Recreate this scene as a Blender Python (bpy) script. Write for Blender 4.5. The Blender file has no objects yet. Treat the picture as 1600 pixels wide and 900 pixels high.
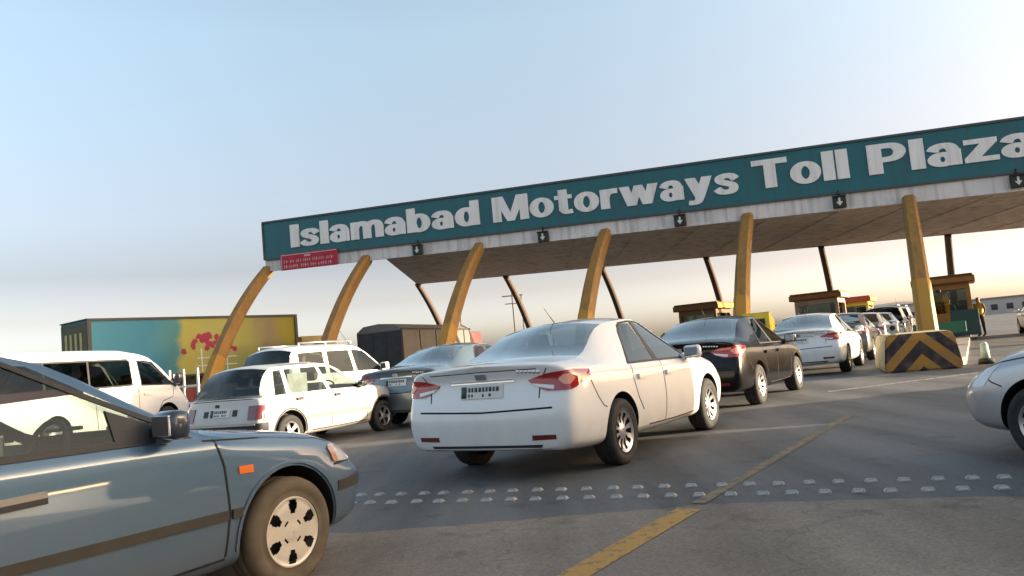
import bpy, bmesh, math, random
from mathutils import Vector, Matrix
from mathutils.bvhtree import BVHTree
R = math.radians
sc = bpy.context.scene
C = sc.collection
random.seed(7)

# ------------------------------------------------------------------ camera
cam = bpy.data.cameras.new('camera')
camo = bpy.data.objects.new('camera', cam); C.objects.link(camo)
cam.sensor_width = 36; cam.lens = 1212 / 1600 * 36
cam.clip_start = .05; cam.clip_end = 9000
pit, rol = R(4.83), R(5.28)
r0 = Vector((1, 0, 0)); fw = Vector((0, math.cos(pit), math.sin(pit))); u0 = Vector((0, -math.sin(pit), math.cos(pit)))
rx = r0 * math.cos(rol) - u0 * math.sin(rol); ux = r0 * math.sin(rol) + u0 * math.cos(rol)
M = Matrix.Identity(4)
for i in range(3):
    M[i][0] = rx[i]; M[i][1] = ux[i]; M[i][2] = -fw[i]
M.translation = (0, 0, 1.15)
camo.matrix_world = M
sc.camera = camo

# ------------------------------------------------------------------ sky and sun
SUN_AZ, SUN_EL = 95.0, 9.5
w = bpy.data.worlds.new('World'); sc.world = w; w.use_nodes = True
nt = w.node_tree; nt.nodes.clear()
sky = nt.nodes.new('ShaderNodeTexSky'); sky.sky_type = 'NISHITA'; sky.sun_disc = False
sky.sun_elevation = R(SUN_EL); sky.sun_rotation = R(SUN_AZ)
sky.air_density = .7; sky.dust_density = 4.0; sky.ozone_density = 1.2; sky.altitude = 300
bg = nt.nodes.new('ShaderNodeBackground'); bg.inputs[1].default_value = .15
out = nt.nodes.new('ShaderNodeOutputWorld')
wtc = nt.nodes.new('ShaderNodeTexCoord'); wsp = nt.nodes.new('ShaderNodeSeparateXYZ'); nt.links.new(wtc.outputs['Generated'], wsp.inputs[0])
wm = nt.nodes.new('ShaderNodeValToRGB'); nt.links.new(wsp.outputs[2], wm.inputs[0])      # dusty, pale evening air
we = wm.color_ramp.elements
ST = [(0, (.9, .86, .92)), (.04, (.78, .68, .70)), (.08, (.55, .415, .37)), (.13, (.41, .312, .265)), (.19, (.52, .40, .325)), (.4, (.72, .62, .475))]
we[0].position = 0; we[0].color = (*ST[0][1], 1); we[1].position = .4; we[1].color = (*ST[-1][1], 1)
for p_, c_ in ST[1:-1]:
    e_ = we.new(p_); e_.color = (*c_, 1)
wx = nt.nodes.new('ShaderNodeMix'); wx.data_type = 'RGBA'; wx.blend_type = 'MULTIPLY'; wx.inputs[0].default_value = 1; nt.links.new(sky.outputs[0], wx.inputs[6]); nt.links.new(wm.outputs[0], wx.inputs[7])
nt.links.new(wx.outputs[2], bg.inputs[0]); nt.links.new(bg.outputs[0], out.inputs[0])
sun = bpy.data.lights.new('sun', 'SUN'); sun.energy = 2.2; sun.angle = R(.6); sun.color = (1, .84, .62)
suno = bpy.data.objects.new('sun', sun); C.objects.link(suno)
sd = Vector((math.sin(R(SUN_AZ)) * math.cos(R(SUN_EL)), math.cos(R(SUN_AZ)) * math.cos(R(SUN_EL)), math.sin(R(SUN_EL))))
suno.rotation_euler = sd.to_track_quat('Z', 'Y').to_euler(); suno.location = (30, 10, 40)
sc.view_settings.view_transform = 'Standard'; sc.view_settings.look = 'None'
sc.view_settings.exposure = 2.75; sc.view_settings.gamma = 1
sc.cycles.max_bounces = 8; sc.cycles.transparent_max_bounces = 24

# ------------------------------------------------------------------ materials
def srgb(r, g, b):
    f = lambda c: (c / 12.92 if c <= .04045 else ((c + .055) / 1.055) ** 2.4)
    return (f(r / 255), f(g / 255), f(b / 255), 1)
MATS = {}
def mat(name, col, rough=.5, metal=0., coat=0., vary=.0, scale=6., spec=.5, bump=0., detail=4.):
    if name in MATS: return MATS[name]
    m = bpy.data.materials.new(name); m.use_nodes = True; n = m.node_tree; b = n.nodes['Principled BSDF']
    if len(col) == 3: col = (*col, 1)
    b.inputs['Base Color'].default_value = col; b.inputs['Roughness'].default_value = rough
    b.inputs['Metallic'].default_value = metal; b.inputs['Coat Weight'].default_value = coat
    b.inputs['Coat Roughness'].default_value = .04; b.inputs['Specular IOR Level'].default_value = spec
    if vary or bump:
        tc = n.nodes.new('ShaderNodeTexCoord'); no = n.nodes.new('ShaderNodeTexNoise'); no.inputs['Scale'].default_value = scale; no.inputs['Detail'].default_value = detail
        n.links.new(tc.outputs['Object'], no.inputs['Vector'])
        if vary:
            mr = n.nodes.new('ShaderNodeMapRange'); mr.inputs[1].default_value = .25; mr.inputs[2].default_value = .75
            mr.inputs[3].default_value = 1 - vary; mr.inputs[4].default_value = 1 + vary
            mx = n.nodes.new('ShaderNodeVectorMath'); mx.operation = 'SCALE'; mx.inputs[0].default_value = col[:3]
            n.links.new(no.outputs['Fac'], mr.inputs[0]); n.links.new(mr.outputs[0], mx.inputs['Scale']); n.links.new(mx.outputs[0], b.inputs['Base Color'])
        if bump:
            bp = n.nodes.new('ShaderNodeBump'); bp.inputs['Strength'].default_value = bump; bp.inputs['Distance'].default_value = .01
            n.links.new(no.outputs['Fac'], bp.inputs['Height']); n.links.new(bp.outputs[0], b.inputs['Normal'])
    MATS[name] = m
    return m
def paint(name, col, metal=0., rough=.35, dust=.5, coat=1.):
    """car paint with clear coat and road dust climbing from the sills"""
    if name in MATS: return MATS[name]
    m = bpy.data.materials.new(name); m.use_nodes = True; n = m.node_tree; b = n.nodes['Principled BSDF']; L = n.links.new
    b.inputs['Metallic'].default_value = metal; b.inputs['Coat Weight'].default_value = 1.; b.inputs['Coat Roughness'].default_value = .035
    tc = n.nodes.new('ShaderNodeTexCoord'); no = n.nodes.new('ShaderNodeTexNoise'); no.inputs['Scale'].default_value = 5; no.inputs['Detail'].default_value = 6
    L(tc.outputs['Object'], no.inputs['Vector'])
    sp = n.nodes.new('ShaderNodeSeparateXYZ'); L(tc.outputs['Object'], sp.inputs[0])
    h = n.nodes.new('ShaderNodeMapRange'); h.inputs[1].default_value = .75; h.inputs[2].default_value = .2; h.inputs[3].default_value = .04; h.inputs[4].default_value = 1
    L(sp.outputs[2], h.inputs[0])
    q = n.nodes.new('ShaderNodeMath'); q.operation = 'MULTIPLY'; L(h.outputs[0], q.inputs[0]); L(no.outputs['Fac'], q.inputs[1])
    q2 = n.nodes.new('ShaderNodeMath'); q2.operation = 'MULTIPLY'; L(q.outputs[0], q2.inputs[0]); q2.inputs[1].default_value = dust
    mx = n.nodes.new('ShaderNodeMix'); mx.data_type = 'RGBA'; mx.inputs[6].default_value = (*col, 1); mx.inputs[7].default_value = (.2, .165, .125, 1)
    L(q2.outputs[0], mx.inputs[0]); L(mx.outputs[2], b.inputs['Base Color'])
    rr = n.nodes.new('ShaderNodeMath'); rr.operation = 'ADD'; rr.inputs[1].default_value = rough; L(q2.outputs[0], rr.inputs[0]); L(rr.outputs[0], b.inputs['Roughness']); b.inputs['Specular IOR Level'].default_value = .5 if coat > .9 else .2
    cw = n.nodes.new('ShaderNodeMath'); cw.operation = 'SUBTRACT'; cw.use_clamp = True; cw.inputs[0].default_value = coat; L(q2.outputs[0], cw.inputs[1]); L(cw.outputs[0], b.inputs['Coat Weight'])
    MATS[name] = m
    return m
def glass(name, tint, refl=.12):
    if name in MATS: return MATS[name]
    m = bpy.data.materials.new(name); m.use_nodes = True; n = m.node_tree; n.nodes.clear(); L = n.links.new
    t = n.nodes.new('ShaderNodeBsdfTransparent'); t.inputs[0].default_value = (*tint, 1)
    g = n.nodes.new('ShaderNodeBsdfGlossy'); g.inputs['Roughness'].default_value = .015; g.inputs['Color'].default_value = (.95, 1, 1, 1)
    lw = n.nodes.new('ShaderNodeLayerWeight'); lw.inputs[0].default_value = .5
    f = n.nodes.new('ShaderNodeMath'); f.operation = 'POWER'; f.inputs[1].default_value = 4.5; L(lw.outputs['Facing'], f.inputs[0])
    a = n.nodes.new('ShaderNodeMath'); a.operation = 'ADD'; a.use_clamp = True; a.inputs[1].default_value = .04 + refl; L(f.outputs[0], a.inputs[0])
    mx = n.nodes.new('ShaderNodeMixShader'); L(a.outputs[0], mx.inputs[0]); L(t.outputs[0], mx.inputs[1]); L(g.outputs[0], mx.inputs[2])
    o = n.nodes.new('ShaderNodeOutputMaterial'); L(mx.outputs[0], o.inputs[0])
    MATS[name] = m
    return m
BLACK = mat('black plastic', (.012, .012, .013), .55, bump=.15, scale=200)
SEAM = mat('panel gap', (.006, .006, .006), .8)
RUB = mat('tyre rubber', (.022, .021, .02), .8, vary=.4, scale=14)
RUBD = mat('dusty tyre rubber', (.115, .088, .058), .9, vary=.25, scale=9, bump=.3)
DARK = mat('car interior cloth', (.03, .03, .032), .9)
LIGHTIN = mat('grey interior cloth', (.16, .16, .155), .9)
CHROME = mat('chrome', (.75, .75, .76), .12, 1)
ALLOY = mat('alloy wheel', (.55, .56, .57), .3, .85)
COVER = mat('wheel cover silver', (.62, .57, .48), .38, .35, vary=.08)
REDL = mat('red lamp lens', (.35, .012, .015), .12, coat=1)
REDD = mat('dark red lamp lens', (.13, .012, .012), .15, coat=1)
AMB = mat('amber lamp lens', (.75, .16, .015), .2, coat=1)
CLEAR = mat('clear lamp lens', (.62, .6, .58), .12, .2, coat=1)
PLATE = mat('number plate white', (.62, .63, .6), .5)
PLATEG = mat('plate print', (.05, .06, .06), .6)
GLS = glass('car window glass', (.62, .70, .66), .0)
GLH = glass('tinted car window glass', (.42, .47, .45), .0)
GLD = glass('dark car window glass', (.10, .115, .115), 0.)
GLR = glass('reflecting rear window glass', (.30, .40, .40), .34)

# ------------------------------------------------------------------ helpers
def link_mesh(name, bm_or_me, mats, parent=None, loc=None, smooth=None):
    if isinstance(bm_or_me, bmesh.types.BMesh):
        me = bpy.data.meshes.new(name); bm_or_me.normal_update(); bm_or_me.to_mesh(me); bm_or_me.free()
    else: me = bm_or_me
    if not isinstance(mats, (list, tuple)): mats = [mats]
    for m in mats: me.materials.append(m)
    o = bpy.data.objects.new(name, me); C.objects.link(o)
    if parent: o.parent = parent
    if loc: o.location = loc
    if smooth is not None: shade(me, smooth)
    return o
def shade(me, ang):
    for p in me.polygons: p.use_smooth = True
    me.set_sharp_from_angle(angle=R(ang))
def tag(o, label, cat, group=None, kind=None):
    if label: o['label'] = label
    if cat: o['category'] = cat
    if group: o['group'] = group
    if kind: o['kind'] = kind
    return o
def thing(name, label, cat, loc=(0, 0, 0), rz=0, group=None):
    o = bpy.data.objects.new(name, None); C.objects.link(o); o.empty_display_size = .2
    o.location = loc; o.rotation_euler = (0, 0, rz)
    return tag(o, label, cat, group)
def copy_tree(o, parent=None):
    c = o.copy(); C.objects.link(c)
    if parent: c.parent = parent
    for ch in list(o.children): copy_tree(ch, c)
    return c
def box(bm, x0, x1, y0, y1, z0, z1, bev=0, mi=0, rot=None):
    g = bmesh.ops.create_cube(bm, size=1); v = g['verts']
    for p in v: p.co = Vector(((x0 + x1) / 2 + p.co.x * (x1 - x0), (y0 + y1) / 2 + p.co.y * (y1 - y0), (z0 + z1) / 2 + p.co.z * (z1 - z0)))
    fs = list({f for p in v for f in p.link_faces})
    if bev:
        es = list({e for p in v for e in p.link_edges})
        r = bmesh.ops.bevel(bm, geom=es, offset=bev, segments=2, affect='EDGES', profile=.5)
        fs = [f for f in r['faces']] + [f for f in fs if f.is_valid]
        v = list({q for f in fs for q in f.verts})
    for f in fs:
        if f.is_valid: f.material_index = mi
    if rot: bmesh.ops.transform(bm, matrix=rot, verts=[q for q in v if q.is_valid])
    return v
def cyl(bm, p0, p1, r0, r1=None, seg=12, mi=0, caps=True):
    p0, p1 = Vector(p0), Vector(p1); r1 = r0 if r1 is None else r1
    d = (p1 - p0).normalized(); a = d.orthogonal().normalized(); b = d.cross(a)
    A = []; B = []
    for i in range(seg):
        t = 2 * math.pi * i / seg; q = a * math.cos(t) + b * math.sin(t)
        A.append(bm.verts.new(p0 + q * r0)); B.append(bm.verts.new(p1 + q * r1))
    for i in range(seg):
        f = bm.faces.new((A[i], A[(i + 1) % seg], B[(i + 1) % seg], B[i])); f.material_index = mi; f.smooth = True
    if caps:
        bm.faces.new(A[::-1]).material_index = mi; bm.faces.new(B).material_index = mi
def lathe(bm, prof, seg, mi=0, skip=None, sgn=-1, dz=None):
    """rings around the Y axis; prof = [(r, y)]; skip(i, ang) leaves a hole between ring i and i+1"""
    rings = []
    for r, y in prof:
        rings.append([bm.verts.new((r * math.cos(2 * math.pi * k / seg), y, r * math.sin(2 * math.pi * k / seg))) for k in range(seg)])
    for i in range(len(prof) - 1):
        for k in range(seg):
            if skip and skip(i, 360. * (k + .5) / seg): continue
            f = bm.faces.new((rings[i][k], rings[i][(k + 1) % seg], rings[i + 1][(k + 1) % seg], rings[i + 1][k])); f.material_index = mi; f.smooth = True
    return rings

def pchip(xs, ys, n, flat0=False, flat1=False):
    """monotone cubic through ys at integer knots, n samples per interval"""
    m = len(ys); d = [ys[i + 1] - ys[i] for i in range(m - 1)]
    s = [0.] * m
    for i in range(1, m - 1):
        h0, h1 = max(xs[i] - xs[i - 1], 1e-6), max(xs[i + 1] - xs[i], 1e-6)
        a, b = d[i - 1] / h0, d[i] / h1
        if a * b > 0:
            w1, w2 = 2 * h1 + h0, h1 + 2 * h0
            s[i] = (w1 + w2) / (w1 / a + w2 / b)
    s[0] = d[0] / max(xs[1] - xs[0], 1e-6); s[-1] = d[-1] / max(xs[-1] - xs[-2], 1e-6)
    if flat0: s[0] = 0.
    if flat1: s[-1] = 0.
    o = []
    for i in range(m - 1):
        h = max(xs[i + 1] - xs[i], 1e-6)
        for k in range(n if i < m - 2 else n + 1):
            t = k / n
            o.append((2 * t**3 - 3 * t**2 + 1) * ys[i] + (t**3 - 2 * t**2 + t) * h * s[i] + (-2 * t**3 + 3 * t**2) * ys[i + 1] + (t**3 - t**2) * h * s[i + 1])
    return o
def knots(pts):
    k = [0.]
    for a, b in zip(pts, pts[1:]): k.append(k[-1] + max((b - a).length, 1e-4))
    return k
def lerp(a, b, t): return a + (b - a) * t
def interp(tab, x):
    if x <= tab[0][0]: return tab[0][1]
    for (a, p), (b, q) in zip(tab, tab[1:]):
        if x <= b: return p + (q - p) * (x - a) / (b - a)
    return tab[-1][1]

# ------------------------------------------------------------------ vehicle bodies
# a station is one cross-section of the body: ten rows from the floor's centre line (0) round the sill, flank,
# belt (5), window top (6), roof rail (7) to the roof's centre line (9)
def H(x, f, zb, ze, zc):                 # bonnet, boot and bumper stations
    return dict(k='H', x=x, f=f, zb=zb, ze=ze, zc=zc)
def K(x, xb, zb, belt, rail, cen, f=1., top=.9):   # cabin stations: belt z, rail=(x,y,z), cen=(x,z)
    return dict(k='K', x=x, xb=xb, f=f, zb=zb, belt=belt, rail=rail, cen=cen, top=top)
def rows_of(s, W, zm):
    f = s['f']; w = W * f; P = []
    x = s['x']; zb = s['zb']
    ze = s['ze'] if s['k'] == 'H' else s['belt']
    m = min(zm, ze - .14)
    P += [Vector((x, 0, zb)), Vector((x, .84 * w, zb)), Vector((x, .965 * w, zb + .075)), Vector((x, w, m)), Vector((x, .985 * w, ze - .075))]
    if s['k'] == 'H':
        zc = s['zc']
        for a, t in ((.945, 0), (.90, .30), (.80, .6), (.45, .9), (0, 1)): P.append(Vector((x, a * w, lerp(ze, zc, t))))
    else:
        b = Vector((s['xb'], .945 * w, s['belt'])); r = Vector(s['rail']); c = Vector((s['cen'][0], 0, s['cen'][1]))
        P.append(b); g = b.lerp(r, s['top']); P.append(g); P.append(r)
        q = r.lerp(c, .5); q.z = lerp(r.z, c.z, .78); P.append(q); P.append(c)
    return P
def build_body(spec, paintm, detail=(3, 3), arches=True):
    """returns (dict of meshes by zone name). zones: list of (name, station0, station1, row0, row1)"""
    W = spec['W']; S = [rows_of(s, W, spec.get('zm', .55)) for s in spec['st']]
    rearp, frontp = spec['rear'], spec['front']
    n = len(S)
    for i, wt in ((0, 1), (1, 1), (2, .9), (3, .35)):
        for p in S[i]: p.x += wt * interp(rearp, p.z)
    for i, wt in ((n - 1, 1), (n - 2, 1), (n - 3, .9), (n - 4, .35)):
        for p in S[i]: p.x -= wt * interp(frontp, p.z)
    def capc(S0, dx): return [Vector((p.x + dx, 0, p.z)) for p in S0]
    S = [capc(S[0], -.035)] + S + [capc(S[-1], .045)]
    ni, nj = detail
    # along stations
    G1 = []
    for j in range(10):
        col = [s[j] for s in S]; k = knots(col)
        c = [pchip(k, [p[a] for p in col], ni, a != 1, a != 1) for a in range(3)]
        G1.append([Vector(t) for t in zip(*c)])
    NI = len(G1[0]); G = []
    for i in range(NI):
        row = [G1[j][i] for j in range(10)]
        # the belt is a crease: two separate curves
        o = []
        for q_, part in enumerate((row[:6], row[5:8], row[7:])):
            k = knots(part); c = [pchip(k, [p[a] for p in part], nj, False, q_ == 2 and a != 1) for a in range(3)]
            pts = [Vector(t) for t in zip(*c)]
            o += pts if not o else pts[1:]
        G.append(o)
    NJ = len(G[0])
    bm = bmesh.new(); V = {}
    def vert(i, j, sgn):
        p = G[i][j]; key = (i, j, sgn if abs(p.y) > 1e-5 else 0)
        if key not in V: V[key] = bm.verts.new((p.x, p.y * (sgn if abs(p.y) > 1e-5 else 0), p.z))
        return V[key]
    zones = spec['zones']
    names = [spec.get('base', 'body')]
    for z in zones:
        for nm in ([z[0] + '|R', z[0] + '|L'] if z[5] else [z[0]]):
            if nm not in names: names.append(nm)
    names.append('wheel_well')
    def zone(i, j, sgn):
        si = (i + .5) / ni - 1; rj = (j + .5) / nj
        for z in zones:
            if z[1] <= si < z[2] and z[3] <= rj < z[4]:
                return names.index(z[0] + ('|R' if sgn < 0 else '|L') if z[5] else z[0])
        return 0
    for sgn in (1, -1):
        for i in range(NI - 1):
            for j in range(NJ - 1):
                q = [vert(i, j, sgn), vert(i + 1, j, sgn), vert(i + 1, j + 1, sgn), vert(i, j + 1, sgn)]
                u = []
                for v in q:
                    if v not in u: u.append(v)
                if len(u) < 3: continue
                try: f = bm.faces.new(u if sgn > 0 else u[::-1])
                except ValueError: continue
                f.material_index = zone(i, j, sgn); f.smooth = True
    bmesh.ops.remove_doubles(bm, verts=bm.verts, dist=.0008)
    bmesh.ops.dissolve_degenerate(bm, dist=.0004, edges=bm.edges)
    bmesh.ops.recalc_face_normals(bm, faces=bm.faces)
    me = bpy.data.meshes.new('tmp'); bm.to_mesh(me); bm.free()
    slots = [bpy.data.materials.get('slot%d' % i) or bpy.data.materials.new('slot%d' % i) for i in range(len(names))]
    for s in slots: me.materials.append(s)
    o = bpy.data.objects.new('tmp', me); C.objects.link(o)
    cb = bmesh.new()
    for ax, ra in spec['axles']:
        for sgn in (1, -1):
            cyl(cb, (ax, sgn * W * .62, spec['wr'] + .01), (ax, sgn * W * 1.3, spec['wr'] + .01), ra, seg=44, mi=len(names) - 1)
    cm = bpy.data.meshes.new('cut'); bmesh.ops.recalc_face_normals(cb, faces=cb.faces); cb.to_mesh(cm); cb.free()
    for s in slots: cm.materials.append(s)
    co = bpy.data.objects.new('cut', cm); C.objects.link(co)
    md = o.modifiers.new('b', 'BOOLEAN'); md.operation = 'DIFFERENCE'; md.object = co; md.solver = 'EXACT'
    dg = bpy.context.evaluated_depsgraph_get(); dg.update()
    fm = bpy.data.meshes.new_from_object(o.evaluated_get(dg))
    bpy.data.objects.remove(o); bpy.data.objects.remove(co)
    b2 = bmesh.new(); b2.from_mesh(fm)
    bvh = BVHTree.FromBMesh(b2)
    outm = {}
    for k, nm in enumerate(names):
        b3 = b2.copy(); bmesh.ops.delete(b3, geom=[f for f in b3.faces if f.material_index != k], context='FACES')
        if not b3.faces: b3.free(); continue
        for f in b3.faces: f.material_index = 0
        outm[nm] = b3
    b2.free()
    return outm, bvh

class Car:
    def __init__(s, name, label, cat, spec, paintm, group=None, detail=(3, 3), gl=None):
        s.spec = spec; s.root = thing(name, label, cat, group=group); s.paint = paintm
        zs, s.bvh = build_body(spec, paintm, detail)
        mats = {'side_window': GLD, 'windshield': GLS, 'rear_window': GLR, 'bumper': BLACK, 'lower_cladding': BLACK, 'wheel_well': SEAM, 'door': paintm}
        mats.update(gl or {})
        s.part = {}
        wells = zs.pop('wheel_well', None)
        for nm, b in zs.items():
            base = nm.split('|')[0]
            kind = base.split('.')[0]
            pm = mats.get(kind, paintm)
            if kind == 'body' and wells:
                me = bpy.data.meshes.new('t'); wells.to_mesh(me); nf = len(b.faces); b.from_mesh(me); b.faces.ensure_lookup_table()
                for f in b.faces[nf:]: f.material_index = 1
                o = link_mesh('body', b, [pm, SEAM], s.root, smooth=34)
            else:
                par = s.root
                o = link_mesh(kind, b, pm, par, smooth=34)
            s.part[nm] = o
        # side windows belong to their doors
        for nm, o in s.part.items():
            if nm.startswith('side_window.door'):
                d = s.part.get(nm.replace('side_window.', ''))
                if d: o.parent = d
        bm = bmesh.new(); W = spec['W']; x0, x1, zf = spec['tub']
        box(bm, x0, x1, -W * .8, W * .8, .25, zf)
        for sx in spec['seats']:
            for sy in ((-.38, .38) if sx == spec['seats'][-1] else (-.42, 0, .42)):
                box(bm, sx - .08, sx + .08, sy * W - .23, sy * W + .23, zf - .05, zf + .22, bev=.05, mi=1)
                box(bm, sx - .06, sx + .05, sy * W - .12, sy * W + .12, zf + .25, zf + .40, bev=.05, mi=1)
        xs = x1 - .22                        # steering wheel (right-hand drive)
        prev = None
        ringc = Vector((xs - .28, -.38 * W, zf + .06))
        pts = [ringc + Vector((.05 * math.sin(t) , .18 * math.cos(t), .17 * math.sin(t))) for t in [i * math.pi / 8 for i in range(16)]]
        for a, b_ in zip(pts, pts[1:] + pts[:1]): cyl(bm, a, b_, .014, seg=6)
        s.inter = link_mesh('interior', bm, [DARK, gl.get('seat', DARK) if gl else DARK], s.root, smooth=40)
    def hit(s, o, d):
        return s.bvh.ray_cast(Vector(o), Vector(d))[0]
    def patch(s, name, top, bot, az, m, t=.006, n=6, nv=4, parent=None, side=1, sub=0.012, mi=0, bm=None):
        """loft between two chains given as (u, z) in the view plane of direction az (deg; 0 looks +X from the tail,
        90 looks from the car's right side, 180 from the nose); thickness t proud of the body"""
        own = bm is None
        if own: bm = bmesh.new()
        a = R(az); d = Vector((math.cos(a), math.sin(a) * side, 0)); rgt = Vector((math.sin(a), -math.cos(a) * side, 0))
        def chain(ch, k):
            L = knots([Vector((p[0], p[1], 0)) for p in ch]); tot = L[-1]; x = k * tot
            for i in range(len(ch) - 1):
                if x <= L[i + 1] + 1e-9:
                    q = (x - L[i]) / (L[i + 1] - L[i]); return (lerp(ch[i][0], ch[i + 1][0], q), lerp(ch[i][1], ch[i + 1][1], q))
            return ch[-1]
        F = []; B = []
        for i in range(n + 1):
            p, q = chain(top, i / n), chain(bot, i / n); rF = []; rB = []
            for j in range(nv + 1):
                u, z = lerp(p[0], q[0], j / nv), lerp(p[1], q[1], j / nv)
                o = rgt * u + Vector((0, 0, z)) - d * 6
                h = s.hit(o, d)
                if h is None: h = rgt * u + Vector((0, 0, z)) + d * getattr(s, 'miss', -.8)
                else: s.miss = (h - rgt * u - Vector((0, 0, z))).dot(d)
                rF.append(bm.verts.new(h - d * t)); rB.append(bm.verts.new(h + d * sub))
            F.append(rF); B.append(rB)
        def fc(*v):
            try: f = bm.faces.new(v); f.material_index = mi; f.smooth = True
            except ValueError: pass
        for i in range(n):
            for j in range(nv): fc(F[i][j], F[i][j + 1], F[i + 1][j + 1], F[i + 1][j])
        for i in range(n):
            fc(F[i][0], F[i + 1][0], B[i + 1][0], B[i][0]); fc(F[i + 1][nv], F[i][nv], B[i][nv], B[i + 1][nv])
        for j in range(nv):
            fc(F[0][j + 1], F[0][j], B[0][j], B[0][j + 1]); fc(F[n][j], F[n][j + 1], B[n][j + 1], B[n][j])
        if own:
            bmesh.ops.recalc_face_normals(bm, faces=bm.faces)
            return link_mesh(name, bm, m, parent or s.root, smooth=40)
    def strip(s, name, pts, wd, az, m, t=.004, parent=None, side=1, n=None, bm=None, mi=0):
        """ribbon of width wd along a polyline in the view plane"""
        top = []; bot = []
        P = [Vector((p[0], p[1], 0)) for p in pts]
        for i, p in enumerate(P):
            d = (P[min(i + 1, len(P) - 1)] - P[max(i - 1, 0)]).normalized(); nrm = Vector((-d.y, d.x, 0))
            top.append((p + nrm * wd / 2)[:2]); bot.append((p - nrm * wd / 2)[:2])
        return s.patch(name, top, bot, az, m, t, n or 5 * len(pts), 1, parent, side, bm=bm, mi=mi)
    def place(s, x, y, hd):
        s.root.location = (x, y, 0); s.root.rotation_euler = (0, 0, R(90 - hd))
    def mirrors(s, x, z, m, y=None, size=(.10, .20, .15)):
        W = y or s.spec['W']
        for sg in (-1, 1):
            bm = bmesh.new(); a, b, c = size
            v = box(bm, x - a / 2, x + a / 2, sg * (W + b / 2 - .02) - b / 2, sg * (W + b / 2 - .02) + b / 2, z - c / 2, z + c / 2, bev=.035)
            box(bm, x - .03, x + .04, sg * (W * .93) - .06, sg * (W * .93) + .06, z - c / 2 - .02, z - c / 2 + .06, bev=.01)
            o = link_mesh('door_mirror', bm, m, s.root, smooth=50)
            bm = bmesh.new(); box(bm, x - a / 2 - .004, x - a / 2 + .01, sg * (W + b / 2 - .02) - b / 2 + .022, sg * (W + b / 2 - .02) + b / 2 - .022, z - c / 2 + .02, z + c / 2 - .02, bev=.003)
            link_mesh('mirror_glass', bm, CHROME, o)
    def wheels(s, rim_me, r, wd=.2, tyre=RUB, inset=.02, rims=None):
        W = s.spec['W']
        key = 'tyre%.3f%.2f%s' % (r, wd, tyre.name)
        if key not in WH:
            bm = bmesh.new(); rr = spec_rim(r)
            lathe(bm, [(rr - .02, wd * .3), (rr - .005, -.02), (rr + .01, -wd * .06), (rr + .03, -wd * .09), ((rr + r) / 2, -wd * .14), (r - .025, -wd * .09), (r - .006, .0), (r, wd * .12), (r, wd * .3), (r - .004, wd * .33), (r, wd * .36), (r, wd * .62), (r - .004, wd * .65), (r, wd * .68), (r, wd * .86), (r - .03, wd), (rr, wd)], 48)
            bmesh.ops.recalc_face_normals(bm, faces=bm.faces)
            me = bpy.data.meshes.new('tyre'); bm.to_mesh(me); bm.free(); me.materials.append(tyre); shade(me, 50); WH[key] = me
        for k, (ax, ra) in enumerate(s.spec['axles']):
            for sg in (-1, 1):
                o = bpy.data.objects.new('wheel', WH[key]); C.objects.link(o); o.parent = s.root
                o.location = (ax, sg * (W - inset), r); o.rotation_euler = (0, R(random.uniform(0, 70)), 0) if sg < 0 else (0, R(random.uniform(0, 70)), math.pi)
                ri = bpy.data.objects.new('rim', rim_me if not rims else rims[k]); C.objects.link(ri); ri.parent = o
WH = {}
def spec_rim(r): return r * .655
def rim_mesh(key, r, m, style, back=SEAM):
    """outer face at y ~ 0 looking to -Y"""
    rr = spec_rim(r); bm = bmesh.new(); seg = 120
    if style == 'cover':
        prof = [(rr, .0), (rr * .985, -.014), (rr * .93, -.016), (rr * .88, -.010), (rr * .80, -.012), (rr * .70, -.014), (rr * .62, -.014), (rr * .5, -.012), (rr * .36, -.012), (rr * .30, -.012), (rr * .22, -.014), (rr * .1, -.016), (0.002, -.017)]
        def sk(i, a):
            q = (a % 60) - 30
            if i in (4, 5) and abs(q) < 13: return True
            if i == 3 and abs(q) < 10: return True
            if i == 6 and abs(q) < 8: return True
            q = (a % 90) - 45
            return i == 8 and abs(q) < 14
    elif style == 'ten':
        prof = [(rr, .0), (rr * .985, -.014), (rr * .93, -.012), (rr * .86, .004), (rr * .6, .018), (rr * .36, .012), (rr * .26, .004), (rr * .12, .0), (.002, .0)]
        def sk(i, a): return i in (3, 4) and abs((a % 36) - 18) < 10.5
    elif style == 'five':
        prof = [(rr, .0), (rr * .985, -.012), (rr * .93, -.010), (rr * .84, .0), (rr * .6, .006), (rr * .36, .004), (rr * .26, -.002), (rr * .12, -.006), (.002, -.006)]
        def sk(i, a):
            q = abs((a % 72) - 36)
            return (i == 3 and q < 20) or (i == 4 and q < 17)
    else:
        prof = [(rr, .0), (rr * .98, -.006), (rr * .9, .012), (rr * .8, .018), (rr * .55, .01), (rr * .35, -.004), (rr * .2, -.012), (.002, -.012)]
        def sk(i, a): return i == 2 and abs((a % 45) - 22) < 9
    lathe(bm, prof, seg, skip=sk)
    r2 = lathe(bm, [(rr * .99, .05), (rr * .5, .055), (.002, .055)], 40, mi=1)
    bmesh.ops.recalc_face_normals(bm, faces=bm.faces)
    me = bpy.data.meshes.new('rim'); bm.to_mesh(me); bm.free(); me.materials.append(m); me.materials.append(back); shade(me, 40)
    return me

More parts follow.
